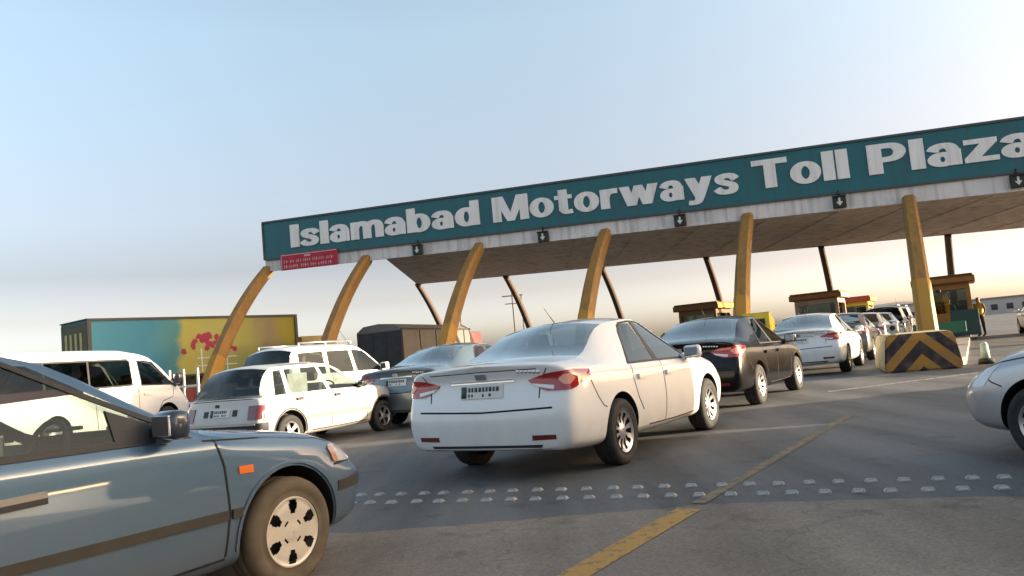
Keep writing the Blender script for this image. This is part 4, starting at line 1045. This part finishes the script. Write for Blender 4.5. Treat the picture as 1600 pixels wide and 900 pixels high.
def sedan(name, label, pnt, rim, group=None, detail=(4, 4), lit=True, gl=None):
    c = Car(name, label, 'car', SEDAN, pnt, group, detail, gl)
    for sg in (1, -1):
        az = 32
        def U(x, y): return x * math.sin(R(az)) + y * math.cos(R(az))
        ui, uo = U(-.96, .50), U(-.60, .94)
        tl = c.patch('taillight', [(ui, .905), (lerp(ui, uo, .3), .955), (lerp(ui, uo, .7), .972), (uo, .955)], [(ui + .01, .885), (lerp(ui, uo, .25), .80), (lerp(ui, uo, .7), .80), (uo, .90)], az, REDL, t=.012, n=14, nv=6, side=sg)
        c.patch('lens', [(ui + .03, .873), (lerp(ui, uo, .40), .845)], [(ui + .06, .845), (lerp(ui, uo, .38), .81)], az, CLEAR, t=.016, n=6, nv=3, side=sg, parent=tl)
        um = lerp(ui, uo, .60)
        c.patch('lens', [(um - .075, .90), (um - .03, .935), (um + .03, .935), (um + .075, .90)], [(um - .075, .89), (um - .03, .845), (um + .03, .845), (um + .075, .89)], az, LENSP, t=.018, n=8, nv=4, side=sg, parent=tl)
        c.patch('reflector', [(U(-.98, .50), .42), (U(-.94, .72), .42)], [(U(-.98, .50), .375), (U(-.94, .72), .38)], az, REDD, t=.006, n=6, nv=2, side=sg)
        azf = 145
        def V(x, y): return x * math.sin(R(azf)) + y * math.cos(R(azf))
        c.patch('headlight', [(V(3.3, .45), .66), (V(2.9, .93), .80)], [(V(3.32, .45), .57), (V(3.05, .94), .62)], azf, CLEAR, t=.006, n=10, nv=4, side=-sg)
        c.strip('boot_gap', [(U(-.9, .66), 1.0), (U(-.95, .62), .88), (U(-.97, .60), .74)], .010, az, SEAM, t=.002, side=sg)
    bm = bmesh.new()
    c.strip('', [(-.74, .655), (0, .635), (.74, .655)], .016, 0, SEAM, t=.002, n=24, bm=bm)
    c.strip('', [(-.60, 1.0), (0, 1.005), (.60, 1.0)], .008, 0, SEAM, t=.002, n=20, bm=bm)
    link_mesh('boot_gap', bm, SEAM, c.root)
    c.patch('lower_valance', [(-.62, .335), (.62, .335)], [(-.56, .27), (.56, .27)], 0, BLACK, t=.008, n=12, nv=3)
    c.patch('chrome_strip', [(-.36, .925), (.36, .925)], [(-.36, .90), (.36, .90)], 0, CHROME, t=.012, n=14, nv=2)
    c.patch('emblem', [(-.06, .985), (.06, .985)], [(-.06, .93), (.06, .93)], 0, CHROME, t=.010, n=6, nv=3)
    plate(c, -.235, .235, .765, .885)
    seams(c, 'door.0', [[(.50, .47), (.40, .60), (.33, .80), (.335, .93)], [(1.12, .93), (1.13, .6), (1.10, .30)]])
    seams(c, 'door.1', [[(2.05, .90), (2.07, .6), (2.03, .30)], [(.66, .30), (1.4, .285), (2.03, .29)]])
    handles(c, 'door.0', .42, .81, pnt); handles(c, 'door.1', 1.17, .80, pnt)
    for sg in (1, -1):
        c.strip('bumper_gap', [(-.60, .855), (-.50, .70), (-.40, .60), (-.34, .585)], .011, 90, SEAM, t=.002, side=sg, n=14)
        c.strip('bumper_gap', [(2.84, .62), (2.95, .66), (3.02, .72)], .011, 90, SEAM, t=.002, side=sg, n=8)
        c.strip('bonnet_gap', [(2.16, .915), (2.5, .875), (2.85, .825), (3.05, .77)], .009, 90, SEAM, t=.002, side=sg, n=20)
        c.strip('flank_crease', [(-.55, .845), (.3, .835), (1.2, .82), (2.0, .79)], .006, 90, pnt, t=.006, side=sg, n=30)
    bm = bmesh.new()
    for i, u in enumerate((.40, .44, .48, .52, .56, .60)): c.patch('', [(u, 1.0 - .003 * i), (u + .024, 1.0 - .003 * i)], [(u, .972 - .003 * i), (u + .024, .972 - .003 * i)], 0, CHROME, t=.006, n=1, nv=1, bm=bm)
    link_mesh('badge', bm, CHROME, c.root)
    belt_trim(c, [(.30, .957), (1.05, .947), (1.95, .93)])
    for sg in (1, -1):
        c.patch('pillar_cover', [(1.00, 1.385), (1.075, 1.385)], [(1.00, .96), (1.11, .96)], 90, BLACK, t=.004, n=2, nv=6, side=sg)
        c.strip('window_frame', [(.34, .965), (.62, 1.28), (.76, 1.375), (1.0, 1.392), (1.3, 1.37), (1.95, .955)], .022, 90, BLACK, t=.005, side=sg, n=60)
    c.mirrors(1.86, .985, pnt)
    c.wheels(rim, .315)
    bm = bmesh.new(); cyl(bm, (.50, 0, 1.44), (.30, 0, 1.60), .006, .003, 6); link_mesh('antenna', bm, BLACK, c.root)
    return c
LENSP = mat('pink glow lamp lens', (.75, .30, .20), .12, coat=1)  # the lamp's round glow is put into this lens colour

# --- large white sedan
ws = sedan('sedan_car', 'large white sedan seen from behind with ten spoke wheels, foremost in the middle', WHITE, R_TEN, 'cars queueing for the toll booths', (5, 5), gl={'side_window': GLD})
ws.place(.16, 8.06, 32.4)
# --- black sedan
bs = sedan('sedan_car', 'black sedan with red tail lamps waiting right in front of the white sedan', BLACKP, R_TEN, 'cars queueing for the toll booths', (4, 4), gl={'rear_window': GLR, 'side_window': GLD})
bs.place(3.0, 12.9, 32.5)
def recolor(root, frm, to):
    for o in [root] + list(root.children_recursive):
        for sl in getattr(o, 'material_slots', []):
            if sl.material == frm: sl.link = 'OBJECT'; sl.material = to
def car_copy(src, pnt_from, pnt_to, x, y, hd, label):
    r = copy_tree(src.root); r.location = (x, y, 0); r.rotation_euler = (0, 0, R(90 - hd)); r['label'] = label
    recolor(r, pnt_from, pnt_to)
    return r
car_copy(ws, WHITE, GREYB, -1.75, 14.9, 30, 'blue grey sedan half hidden between the white hatchback and the large white sedan')
car_copy(bs, BLACKP, WHITE, 7.0, 19.0, 30, 'white car with pink red tail lamps just ahead of the black sedan')
car_copy(bs, BLACKP, GREYC, 9.75, 23.7, 30, 'dark grey car in the queue right behind the white car with pink red lamps')
car_copy(bs, BLACKP, NAVY, 15.1, 32.9, 30, 'dark blue car in the queue left of the striped crash block')
car_copy(bs, BLACKP, SILVER, 21.7, 31.5, 26, 'silver car at the far right edge, past the booth with the attendant')

# --- blue grey saloon in front
def blue_car():
    c = Car('saloon_car', 'blue grey saloon with silver wheel cover cut off by the left edge, nearest car', 'car', EK, BLUEG, None, (6, 6), gl={'side_window': GLS, 'windshield': GLS, 'seat': LIGHTIN})
    fd = 'door.1'
    seams(c, 'door.0', [[(.55, .44), (.42, .60), (.36, .78), (.35, .90)], [(1.07, .90), (1.08, .6), (1.05, .26)]])
    seams(c, fd, [[(2.16, .86), (2.20, .72), (2.215, .5), (2.19, .27)], [(.62, .26), (1.4, .25), (2.19, .26)]])
    handles(c, 'door.0', .40, .75, HND); handles(c, fd, 1.11, .728, BLACK, .21, .028); handles(c, fd, 1.11, .752, HND, .21, .024)  # the black strip paints the shaded underside of the front handle
    for sg, tg in ((1, 'R'), (-1, 'L')):
        c.strip('side_moulding', [(.48, .50), (1.06, .49)], .046, 90, MOULD, t=.014, side=sg, parent=c.part['door.0|' + tg], n=12)
        c.strip('side_moulding', [(1.08, .49), (2.20, .475)], .046, 90, MOULD, t=.014, side=sg, parent=c.part['door.1|' + tg], n=18)
        c.strip('side_moulding', [(2.225, .475), (2.285, .474)], .046, 90, MOULD, t=.014, side=sg, n=4)
        c.patch('side_marker', [(2.285, .705), (2.375, .70)], [(2.285, .665), (2.375, .66)], 90, AMB, t=.008, n=5, nv=2, side=sg)
        c.strip('window_frame', [(.36, .93), (.50, 1.16), (.64, 1.29), (.92, 1.33), (1.27, 1.31), (1.62, 1.12), (2.04, .905)], .024, 90, BLACK, t=.006, side=sg, n=70)
        c.patch('pillar_cover', [(.93, 1.30), (1.02, 1.30)], [(.96, .93), (1.07, .93)], 90, BLACK, t=.004, n=2, nv=6, side=sg)
        c.patch('mirror_sail', [(1.66, 1.06), (2.0, .915)], [(1.66, .905), (2.0, .90)], 90, BLACK, t=.007, n=6, nv=4, side=sg)
        azf = 140
        def V(x, y): return x * math.sin(R(azf)) + y * math.cos(R(azf))
        hl = c.patch('headlight', [(V(3.22, .35), .70), (V(3.05, .76), .75)], [(V(3.27, .35), .60), (V(3.13, .76), .61)], azf, CLEAR, t=.006, n=10, nv=4, side=-sg)
        c.patch('lens', [(2.965, .715), (3.04, .72), (3.13, .70)], [(2.99, .615), (3.06, .61), (3.15, .605)], 90, CLEAR, t=.008, n=8, nv=5, side=sg, parent=hl)
        c.patch('lens', [(2.95, .705), (3.0, .715)], [(2.975, .62), (3.02, .615)], 90, AMBP, t=.011, n=4, nv=4, side=sg, parent=hl)
        ar = [(2.62 + .364 * math.cos(R(a)), .305 + .364 * math.sin(R(a))) for a in range(-8, 189, 8)]
        c.strip('arch_lip', ar, .014, 90, BLUEG, t=.010, side=sg, n=60)
        c.strip('bonnet_gap', [(2.10, .86), (2.5, .825), (2.9, .765), (3.1, .715)], .008, 90, SEAM, t=.0015, side=sg, n=24)
        c.strip('bumper_gap', [(2.98, .60), (3.10, .605), (3.22, .605)], .012, 90, SEAM, t=.002, side=sg, n=8)
        c.strip('bumper_moulding', [(V(3.02, .85), .47), (V(3.2, .75), .475), (V(3.3, .4), .475)], .06, azf, MOULD, t=.010, side=-sg, n=14)
        c.patch('taillight', [(-.75, .93), (-.35 - .25, .93)], [(-.78, .76), (-.62, .78)], 90, REDL, t=.006, n=6, nv=4, side=sg)
    belt_trim(c, [(.34, .928), (1.0, .918), (1.94, .898)], .03)
    c.mirrors(1.88, .965, MIRB, .83, (.11, .17, .135))
    bm = bmesh.new()
    for s in (-1, 1): cyl(bm, (2.02, .25 + s * .3 - .1, .955), (2.02, s * .3 - .2, .965), .012, seg=6)
    link_mesh('wiper', bm, BLACK, c.root)
    rear = bpy.data.objects
    c.wheels(R_COV, .295, .195, RUBD)
    return c
MOULD = mat('side moulding rubber', (.03, .027, .021), .6, vary=.2, scale=9)
AMBP = mat('faded amber lens', (.5, .22, .12), .2, coat=1)
HND = mat('worn chrome handle', (.20, .195, .20), .3, .8)
MIRB = paint('dark mirror shell', (.03, .04, .06), .2, .3)
bc = blue_car()
FX, FY, FH = -2.04, 4.77, 31.0
bc.place(FX - 2.62 * math.sin(R(FH)), FY - 2.62 * math.cos(R(FH)), FH)

# --- white hatchback
def hatch():
    c = Car('hatchback_car', 'small old white hatchback with black bumper and round spots on its tailgate', 'car', SWIFT, WHITE2, None, (4, 4), gl={'side_window': GLH, 'rear_window': GLD, 'seat': LIGHTIN})
    for sg in (1, -1):
        az = 20
        def U(x, y): return x * math.sin(R(az)) + y * math.cos(R(az))
        c.patch('taillight', [(U(-.58, .55), .745), (U(-.48, .78), .745)], [(U(-.6, .55), .545), (U(-.5, .78), .545)], az, REDD, t=.012, n=8, nv=5, side=sg)
        c.patch('tail_spot', [(.30 * sg - .045, .70), (.30 * sg + .045, .70)], [(.30 * sg - .045, .61), (.30 * sg + .045, .61)], 0, BLACK, t=.008, n=5, nv=4)
        azf = 145
        def V(x, y): return x * math.sin(R(azf)) + y * math.cos(R(azf))
        c.patch('headlight', [(V(2.9, .35), .62), (V(2.72, .75), .68)], [(V(2.95, .35), .52), (V(2.8, .75), .55)], azf, CLEAR, t=.006, n=8, nv=4, side=-sg)
        c.strip('window_frame', [(-.27, .87), (-.13, 1.245), (.06, 1.262), (.80, 1.268), (1.16, 1.235), (1.78, .86)], .02, 90, WHITE2, t=.004, side=sg, n=60)
        c.strip('side_moulding', [(.34, .47), (1.2, .46), (1.94, .455)], .045, 90, MOULD2, t=.01, side=sg, n=24)
        ar = [(2.31 + .353 * math.cos(R(a)), .282 + .353 * math.sin(R(a))) for a in range(-5, 186, 10)]
        c.strip('arch_lip', ar, .02, 90, BLACK, t=.008, side=sg, n=50)
        ar = [(.353 * math.cos(R(a)), .282 + .353 * math.sin(R(a))) for a in range(-5, 186, 10)]
        c.strip('arch_lip', ar, .02, 90, BLACK, t=.008, side=sg, n=50)
    plate(c, -.20, .20, .60, .72, seed=3)
    c.patch('emblem', [(-.12, .79), (-.04, .79)], [(-.12, .745), (-.04, .745)], 0, BLACK, t=.008, n=3, nv=2)
    c.strip('bumper_trim', [(-.70, .475), (0, .475), (.70, .475)], .022, 0, mat('bumper chrome', (.5, .5, .5), .3, .7), t=.012, n=18)
    seams(c, 'door.0', [[(.28, .47), (.13, .62), (.085, .75), (.08, .85)], [(.94, .85), (.955, .6), (.93, .27)]])
    seams(c, 'door.1', [[(1.83, .82), (1.86, .6), (1.84, .27)], [(.5, .255), (1.1, .25), (1.84, .255)]])
    handles(c, 'door.0', .15, .765, BLACK, .13, .045); handles(c, 'door.1', 1.03, .755, BLACK, .13, .045)
    c.strip('tailgate_gap', [(-.62, .84), (0, .845), (.62, .84)], .01, 0, SEAM, t=.002, n=14)
    c.mirrors(1.70, .89, BLACK, .78, (.10, .16, .11))
    c.wheels(R_FIVE, .272, .165)
    # pale sun shade in the rear door window
    for tg, sg in (('R', 1), ('L', -1)):
        w_ = c.part.get('side_window.door.0|' + tg)
    bm = bmesh.new(); box(bm, .18, .62, -.60, -.585, .80, 1.16, bev=.004); link_mesh('sun_shade', bm, mat('pale sun shade', (.62, .62, .60), .8, vary=.25, scale=9), c.root)
    return c
MOULD2 = mat('dusty side moulding', (.30, .23, .15), .7, vary=.2, scale=9)
hb = hatch(); hb.place(-4.22, 12.2, 27)

# --- white passenger van
def van():
    c = Car('passenger_van', 'long white passenger van with a dark window band behind the blue grey saloon', 'van', VAN, WHITE, None, (4, 4), gl={'side_window': GLD})
    seams(c, 'door.0', [[(.42, 1.16), (.44, .7), (.5, .30)], [(1.66, 1.14), (1.66, .7), (1.64, .30)]])
    seams(c, 'door.1', [[(2.80, 1.08), (2.74, .85), (2.40, .78), (2.16, .45), (2.14, .30)]])
    handles(c, 'door.0', 1.48, .98, WHITE, .14); handles(c, 'door.1', 1.80, .97, WHITE, .16)
    for sg in (1, -1):
        c.strip('window_seal', [(-1.80, 1.17), (-1.75, 1.70), (1.5, 1.70), (1.53, 1.17), (-1.80, 1.17)], .035, 90, BLACK, t=.004, side=sg, n=90)
        for x in (-.75, .34): c.strip('window_pillar', [(x, 1.18), (x + .02, 1.69)], .05, 90, BLACK, t=.004, side=sg, n=8)
        c.strip('window_seal', [(1.80, 1.16), (1.76, 1.67), (2.20, 1.60), (2.82, 1.12), (1.80, 1.16)], .03, 90, BLACK, t=.004, side=sg, n=70)
        azf = 140
        def V(x, y): return x * math.sin(R(azf)) + y * math.cos(R(azf))
        c.patch('headlight', [(V(3.4, .4), .86), (V(3.12, .82), .98)], [(V(3.45, .4), .70), (V(3.2, .82), .74)], azf, CLEAR, t=.006, n=8, nv=4, side=-sg)
        c.patch('taillight', [(-2.15, 1.2), (-2.03, 1.2)], [(-2.15, .8), (-2.05, .8)], 90, REDL, t=.006, n=4, nv=4, side=sg)
    c.mirrors(2.86, 1.22, BLACK, .84, (.12, .2, .26))
    c.wheels(R_VAN, .33, .2)
    return c
vn = van(); HV = 14
vn.root.scale = (1, 1, 1.05); vn.place(-8.85 - 2.57 * math.sin(R(HV)), 17.95 - 2.57 * math.cos(R(HV)), HV)

# --- white estate behind the hatchback
def wagon():
    c = Car('estate_car', 'tall white estate car with dark windows and roof rails behind the white hatchback', 'car', WAGON, WHITE, None, (4, 4), gl={'side_window': GLD, 'rear_window': GLD})
    seams(c, 'door.0', [[(.30, 1.08), (.30, .8), (.52, .6), (.56, .38)], [(1.06, 1.08), (1.07, .38)]])
    seams(c, 'door.1', [[(2.08, 1.05), (2.1, .8), (2.08, .38)]])
    handles(c, 'door.0', .36, .95, WHITE, .16); handles(c, 'door.1', 1.14, .95, WHITE, .16)
    for sg in (1, -1):
        c.patch('taillight', [(-.96, 1.05), (-.82, 1.05)], [(-.97, .72), (-.84, .72)], 90, REDL, t=.006, n=4, nv=4, side=sg)
        bm = bmesh.new(); cyl(bm, (-.4, sg * .62, 1.80), (1.2, sg * .62, 1.80), .018, seg=8)
        for x in (-.4, .4, 1.2): cyl(bm, (x, sg * .62, 1.72), (x, sg * .62, 1.80), .018, seg=8)
        link_mesh('roof_rail', bm, ALLOY, c.root)
    c.mirrors(1.95, 1.15, WHITE, .88, (.12, .2, .18))
    bm = bmesh.new(); cyl(bm, (1.3, -.5, 1.7), (.9, -.5, 2.15), .008, .004, 6); link_mesh('antenna', bm, BLACK, c.root)
    c.wheels(R_WAG, .37, .24)
    return c
wg = wagon(); wg.place(-5.0, 17.3, 31)
car_copy(bs, BLACKP, SILVER, 12.45, 28.3, 30, 'silver car in the queue between the dark grey car and the dark blue car')
s1 = car_copy(wg, WHITE, BLACKP, 17.8, 37.6, 30, 'black estate car far up the queue, behind the dark blue car'); 
s2 = car_copy(wg, WHITE, SILVER, 20.6, 42.4, 30, 'silver estate car far up the queue, over the left half of the striped block')
# --- car at the right edge: its front left corner
nr = copy_tree(ws.root); nr['label'] = 'silver car cut off by the right edge, front wheel arch and bumper corner in view'
recolor(nr, WHITE, SILVER); del nr['group']; nr['category'] = 'car'
HN = -30
nr.scale = (.80, 1, .90)
nx, ny = 3.80 + .93 * math.cos(R(HN)), 5.8 - .93 * math.sin(R(HN))
nr.location = (nx - 2.02 * math.sin(R(HN)), ny - 2.02 * math.cos(R(HN)), 0); nr.rotation_euler = (0, 0, R(90 - HN))

# --- painted container truck
pm = bpy.data.materials.new('printed truck side'); pm.use_nodes = True; n = pm.node_tree; b = n.nodes['Principled BSDF']; L = n.links.new
tc = n.nodes.new('ShaderNodeTexCoord'); sp = n.nodes.new('ShaderNodeSeparateXYZ'); L(tc.outputs['Object'], sp.inputs[0])
no = n.nodes.new('ShaderNodeTexNoise'); no.inputs['Scale'].default_value = .9; no.inputs['Detail'].default_value = 3; L(tc.outputs['Object'], no.inputs['Vector'])
ax = n.nodes.new('ShaderNodeMath'); ax.operation = 'MULTIPLY_ADD'; ax.inputs[1].default_value = 1.6; L(no.outputs['Fac'], ax.inputs[0]); L(sp.outputs[0], ax.inputs[2])
mr = n.nodes.new('ShaderNodeMapRange'); mr.inputs[1].default_value = 0; mr.inputs[2].default_value = 10.8; L(ax.outputs[0], mr.inputs[0])
rp = n.nodes.new('ShaderNodeValToRGB'); els = rp.color_ramp.elements
els[0].position = 0; els[0].color = (.06, .13, .12, 1); els[1].position = 1; els[1].color = (.24, .20, .035, 1)
for pos, col in ((.08, (.075, .24, .34, 1)), (.30, (.065, .22, .32, 1)), (.40, (.10, .25, .26, 1)), (.44, (.44, .40, .10, 1)), (.55, (.38, .37, .13, 1)), (.72, (.32, .31, .10, 1)), (.82, (.25, .20, .13, 1)), (.9, (.28, .25, .05, 1))):
    e = els.new(pos); e.color = col
L(mr.outputs[0], rp.inputs[0]); L(rp.outputs[0], b.inputs['Base Color']); b.inputs['Roughness'].default_value = .95; b.inputs['Specular IOR Level'].default_value = .08
YDK = mat('dark olive truck panel', (.075, .075, .04), .7, vary=.3, scale=2)
CREAM = mat('cream print', (.5, .42, .16), .7, vary=.2, scale=3)
MAGR = mat('crimson print', (.30, .02, .06), .7, vary=.2, scale=4)
TKF = mat('dark truck frame', (.05, .05, .045), .7)
HT = 38
tk = thing('container_truck', 'long container truck painted teal and yellow with crimson flowers, behind the white van', 'truck', (-19.45, 35.3, 0), R(90 - HT)); tk.scale = (1.18, 1.18, 1.125)
bm = bmesh.new(); box(bm, 0, 9.6, 0, 2.45, 1.35, 3.98, bev=.02); link_mesh('container_side', bm, pm, tk)
bm = bmesh.new(); box(bm, -.03, -.003, .06, 2.39, 1.4, 3.9); link_mesh('rear_door', bm, YDK, tk)
bm = bmesh.new()
for i in range(4): box(bm, -.045, -.031, .5 + i * .45, .68 + i * .45, 1.9, 3.5, bev=.0)
link_mesh('door_print', bm, CREAM, tk)
bm = bmesh.new()
for z in (1.34, 3.92): box(bm, -.05, 9.65, -.05, -.003, z, z + .10)
for x in (-.05, 9.5): box(bm, x, x + .15, -.052, -.004, 1.445, 3.915)
box(bm, -.05, 9.65, .0, 2.45, 3.984, 4.03)
link_mesh('frame', bm, TKF, tk)
bm = bmesh.new(); rnd = random.Random(11)
for i in range(46):
    t = rnd.uniform(-1, 1); x = 5.0 + t * 1.25; z = 2.55 + rnd.uniform(0, .75) * (1 - t * t) - .1 * abs(t); r = rnd.uniform(.05, .15)
    q = [bm.verts.new((x + r * math.cos(a * 1.047 + i) * rnd.uniform(.7, 1.2), -.006 - i * .0003, z + r * math.sin(a * 1.047 + i))) for a in range(6)]
    bm.faces.new(q)
link_mesh('flower_print', bm, MAGR, tk)
bm = bmesh.new()
for x in (4.6, 5.8): box(bm, x, x + .06, -.012, -.004, 1.5, 2.55)
for z in (1.75, 2.1): box(bm, 4.4, 6.3, -.0125, -.0045, z, z + .05)
link_mesh('frame_print', bm, PLATE, tk)
bm = bmesh.new(); box(bm, .2, 9.4, .5, 1.95, .85, 1.34); link_mesh('chassis', bm, TKF, tk)
bm = bmesh.new(); box(bm, 9.9, 11.8, .05, 2.4, .75, 2.9, bev=.12); ck = link_mesh('cab', bm, mat('truck cab paint', (.30, .22, .06), .5), tk, smooth=30)
bm = bmesh.new(); box(bm, 10.6, 11.5, .03, .045, 1.75, 2.5, bev=.004); link_mesh('cab_window', bm, GLD, ck)
bm = bmesh.new(); cyl(bm, (0, -.14, 0), (0, .14, 0), .5, seg=28); wm_ = bpy.data.meshes.new('wheel'); bm.to_mesh(wm_); bm.free(); wm_.materials.append(RUB); shade(wm_, 40)
def twheels(t, xs, y0, y1):
    for x in xs:
        for y in (y0, y1):
            o = bpy.data.objects.new('wheel', wm_); C.objects.link(o); o.parent = t; o.location = (x, y, .5)
twheels(tk, (1.3, 2.5, 8.2, 10.9), .2, 2.25)

# --- grey covered truck
GRC = mat('grey tarpaulin', (.15, .15, .14), .8, vary=.18, scale=1.2, bump=.3)
GRD = mat('dark tailboard', (.035, .036, .038), .7, vary=.25, scale=3)
HD = 18
gt = thing('covered_truck', 'dark grey covered truck with a black tailboard left of the ochre column', 'truck', (-5.55, 37.6, 0), R(90 - HD))
bm = bmesh.new(); sec = [(-.02, 1.0), (-.02, 2.85), (.35, 3.12), (1.2, 3.2), (2.05, 3.12), (2.42, 2.85), (2.42, 1.0)]
A = [bm.verts.new((0, y, z)) for y, z in sec]; B = [bm.verts.new((9, y, z)) for y, z in sec]
for i in range(7): bm.faces.new((A[i], A[(i + 1) % 7], B[(i + 1) % 7], B[i]))
bm.faces.new(A); bm.faces.new(B); bmesh.ops.recalc_face_normals(bm, faces=bm.faces); link_mesh('cover', bm, GRC, gt)
bm = bmesh.new(); box(bm, -.06, -.004, .0, 2.4, 1.0, 2.8, bev=.01)
for y in (.1, .85, 1.55, 2.28): box(bm, -.09, -.062, y - .04, y + .04, 1.0, 2.8)
link_mesh('tailboard', bm, GRD, gt)
bm = bmesh.new()
for z in (2.80,): box(bm, -.1, 9.05, -.06, -.024, z, z + .10)
for x in range(0, 10, 2): box(bm, x, x + .06, -.055, -.026, 1.0, 2.795)
link_mesh('cover_rail', bm, GRD, gt)
bm = bmesh.new(); box(bm, 0, 9, .4, 2.0, .7, .995); link_mesh('chassis', bm, TKF, gt)
bm = bmesh.new(); box(bm, 9.3, 11.2, .05, 2.35, .7, 2.7, bev=.12); link_mesh('cab', bm, mat('dull red cab paint', (.2, .04, .03), .5), gt, smooth=30)
twheels(gt, (1.5, 2.7, 10.2), .2, 2.2)

# --- red and white barrier frame behind the van
bf = thing('barrier_frame', 'white barrier frame with a red panel behind the nose of the white van', 'barrier', (-10.6, 24.6, 0), R(-12))
bm = bmesh.new()
for x in (-.5, 0, .5): box(bm, x - .03, x + .03, -.03, .03, 0, 1.62)
for z in (.5, 1.05): box(bm, -.55, .55, -.034, -.031 + .05, z, z + .06)
link_mesh('frame', bm, PLATE, bf)
bm = bmesh.new(); box(bm, -.46, .46, .05, .08, .58, 1.02); link_mesh('red_panel', bm, mat('faded red board', (.33, .06, .04), .7, vary=.2), bf)

# --- unseen vehicles added right of the picture to cast shade on the road
def shade_truck(x, y, hd, label):
    r = copy_tree(gt); r.location = (x, y, 0); r.rotation_euler = (0, 0, R(90 - hd)); r['label'] = label; r.scale = (1, 1, 1.22)
    return r
shade_truck(7.9, -2.4, 30, 'unseen grey covered truck added right of the picture to shade the road')
car_copy(wg, WHITE, SILVER, 12.7, 9.3, 30, 'unseen silver estate car added right of the picture to shade the road')
car_copy(ws, WHITE, NAVY, 15.8, 14.1, 30, 'unseen dark blue sedan added right of the picture to shade the road')

# --- utility poles far off
PO = mat('weathered pole', (.13, .12, .12), .8)
for lab, x, y, h in (('thin far utility pole with two cross arms, seen through the canopy above the white sedan', -.1, 120, 11.0), ('plain thin far pole right of the yellow base of the canopy column', -8.2, 118, 9.5)):
    t = thing('utility_pole', lab, 'utility pole', (x, y, 0), 0)
    bm = bmesh.new(); cyl(bm, (0, 0, 0), (0, 0, h), .16, .11, 8); link_mesh('pole', bm, PO, t)
    if x > -1:
        bm = bmesh.new(); box(bm, -1.6, 1.6, -.1, .1, h - 1.0, h - .82); box(bm, -1.2, 1.2, -.1, .1, h - 2.2, h - 2.05); cyl(bm, (1.4, 0, 0), (1.4, 0, h - .8), .13, .1, 8)
        link_mesh('cross_arm', bm, PO, t)

# --- road studs: two rows across the lanes, parallel to the canopy
STUD = mat('cast aluminium stud', (.27, .27, .27), .5, .3, vary=.4, scale=30)
REFL = mat('stud reflector', (.42, .40, .36), .2, coat=1)
bm = bmesh.new()
lo = [(-.045, -.045), (.045, -.045), (.045, .045), (-.045, .045)]; hi = [(-.020, -.032), (.020, -.032), (.020, .032), (-.020, .032)]
a = [bm.verts.new((x, y, 0)) for x, y in lo]; b_ = [bm.verts.new((x, y, .022)) for x, y in hi]
for k in range(4): bm.faces.new((a[k], a[(k + 1) % 4], b_[(k + 1) % 4], b_[k]))
bm.faces.new(b_); bmesh.ops.bevel(bm, geom=bm.edges[:], offset=.005, segments=2, affect='EDGES'); bmesh.ops.recalc_face_normals(bm, faces=bm.faces)
sm = bpy.data.meshes.new('road_stud'); bm.to_mesh(sm); bm.free(); sm.materials.append(STUD); shade(sm, 40)
bm = bmesh.new()
for s in (-1, 1):
    q = [bm.verts.new((s * x, y, z)) for x, y, z in ((-.0405, -.028, .007), (-.0405, .028, .007), (-.0280, .025, .018), (-.0280, -.025, .018))]; bm.faces.new(q)
bmesh.ops.recalc_face_normals(bm, faces=bm.faces)
rm = bpy.data.meshes.new('reflector'); bm.to_mesh(rm); bm.free(); rm.materials.append(REFL)
u = Vector((4.77, -1.74, 0)).normalized(); v = Vector((-u.y, u.x, 0)); rnd = random.Random(4)
for row in (-1, 1):
    for i in range(30):
        p = Vector((-1.9, 7.09, .0)) + u * (i * .212 + (.106 if row > 0 else 0) + rnd.uniform(-.012, .012)) + v * (row * .18 + rnd.uniform(-.01, .01))
        o = bpy.data.objects.new('road_stud', sm); C.objects.link(o); o.location = (p.x, p.y, .001); o.rotation_euler = (0, 0, math.atan2(v.y, v.x) + rnd.uniform(-.1, .1))
        tag(o, 'silver road stud in the %s of the two rows of studs crossing the road' % ('farther' if row > 0 else 'nearer'), 'road stud', 'farther row of road studs' if row > 0 else 'nearer row of road studs')
        r_ = bpy.data.objects.new('reflector', rm); C.objects.link(r_); r_.parent = o
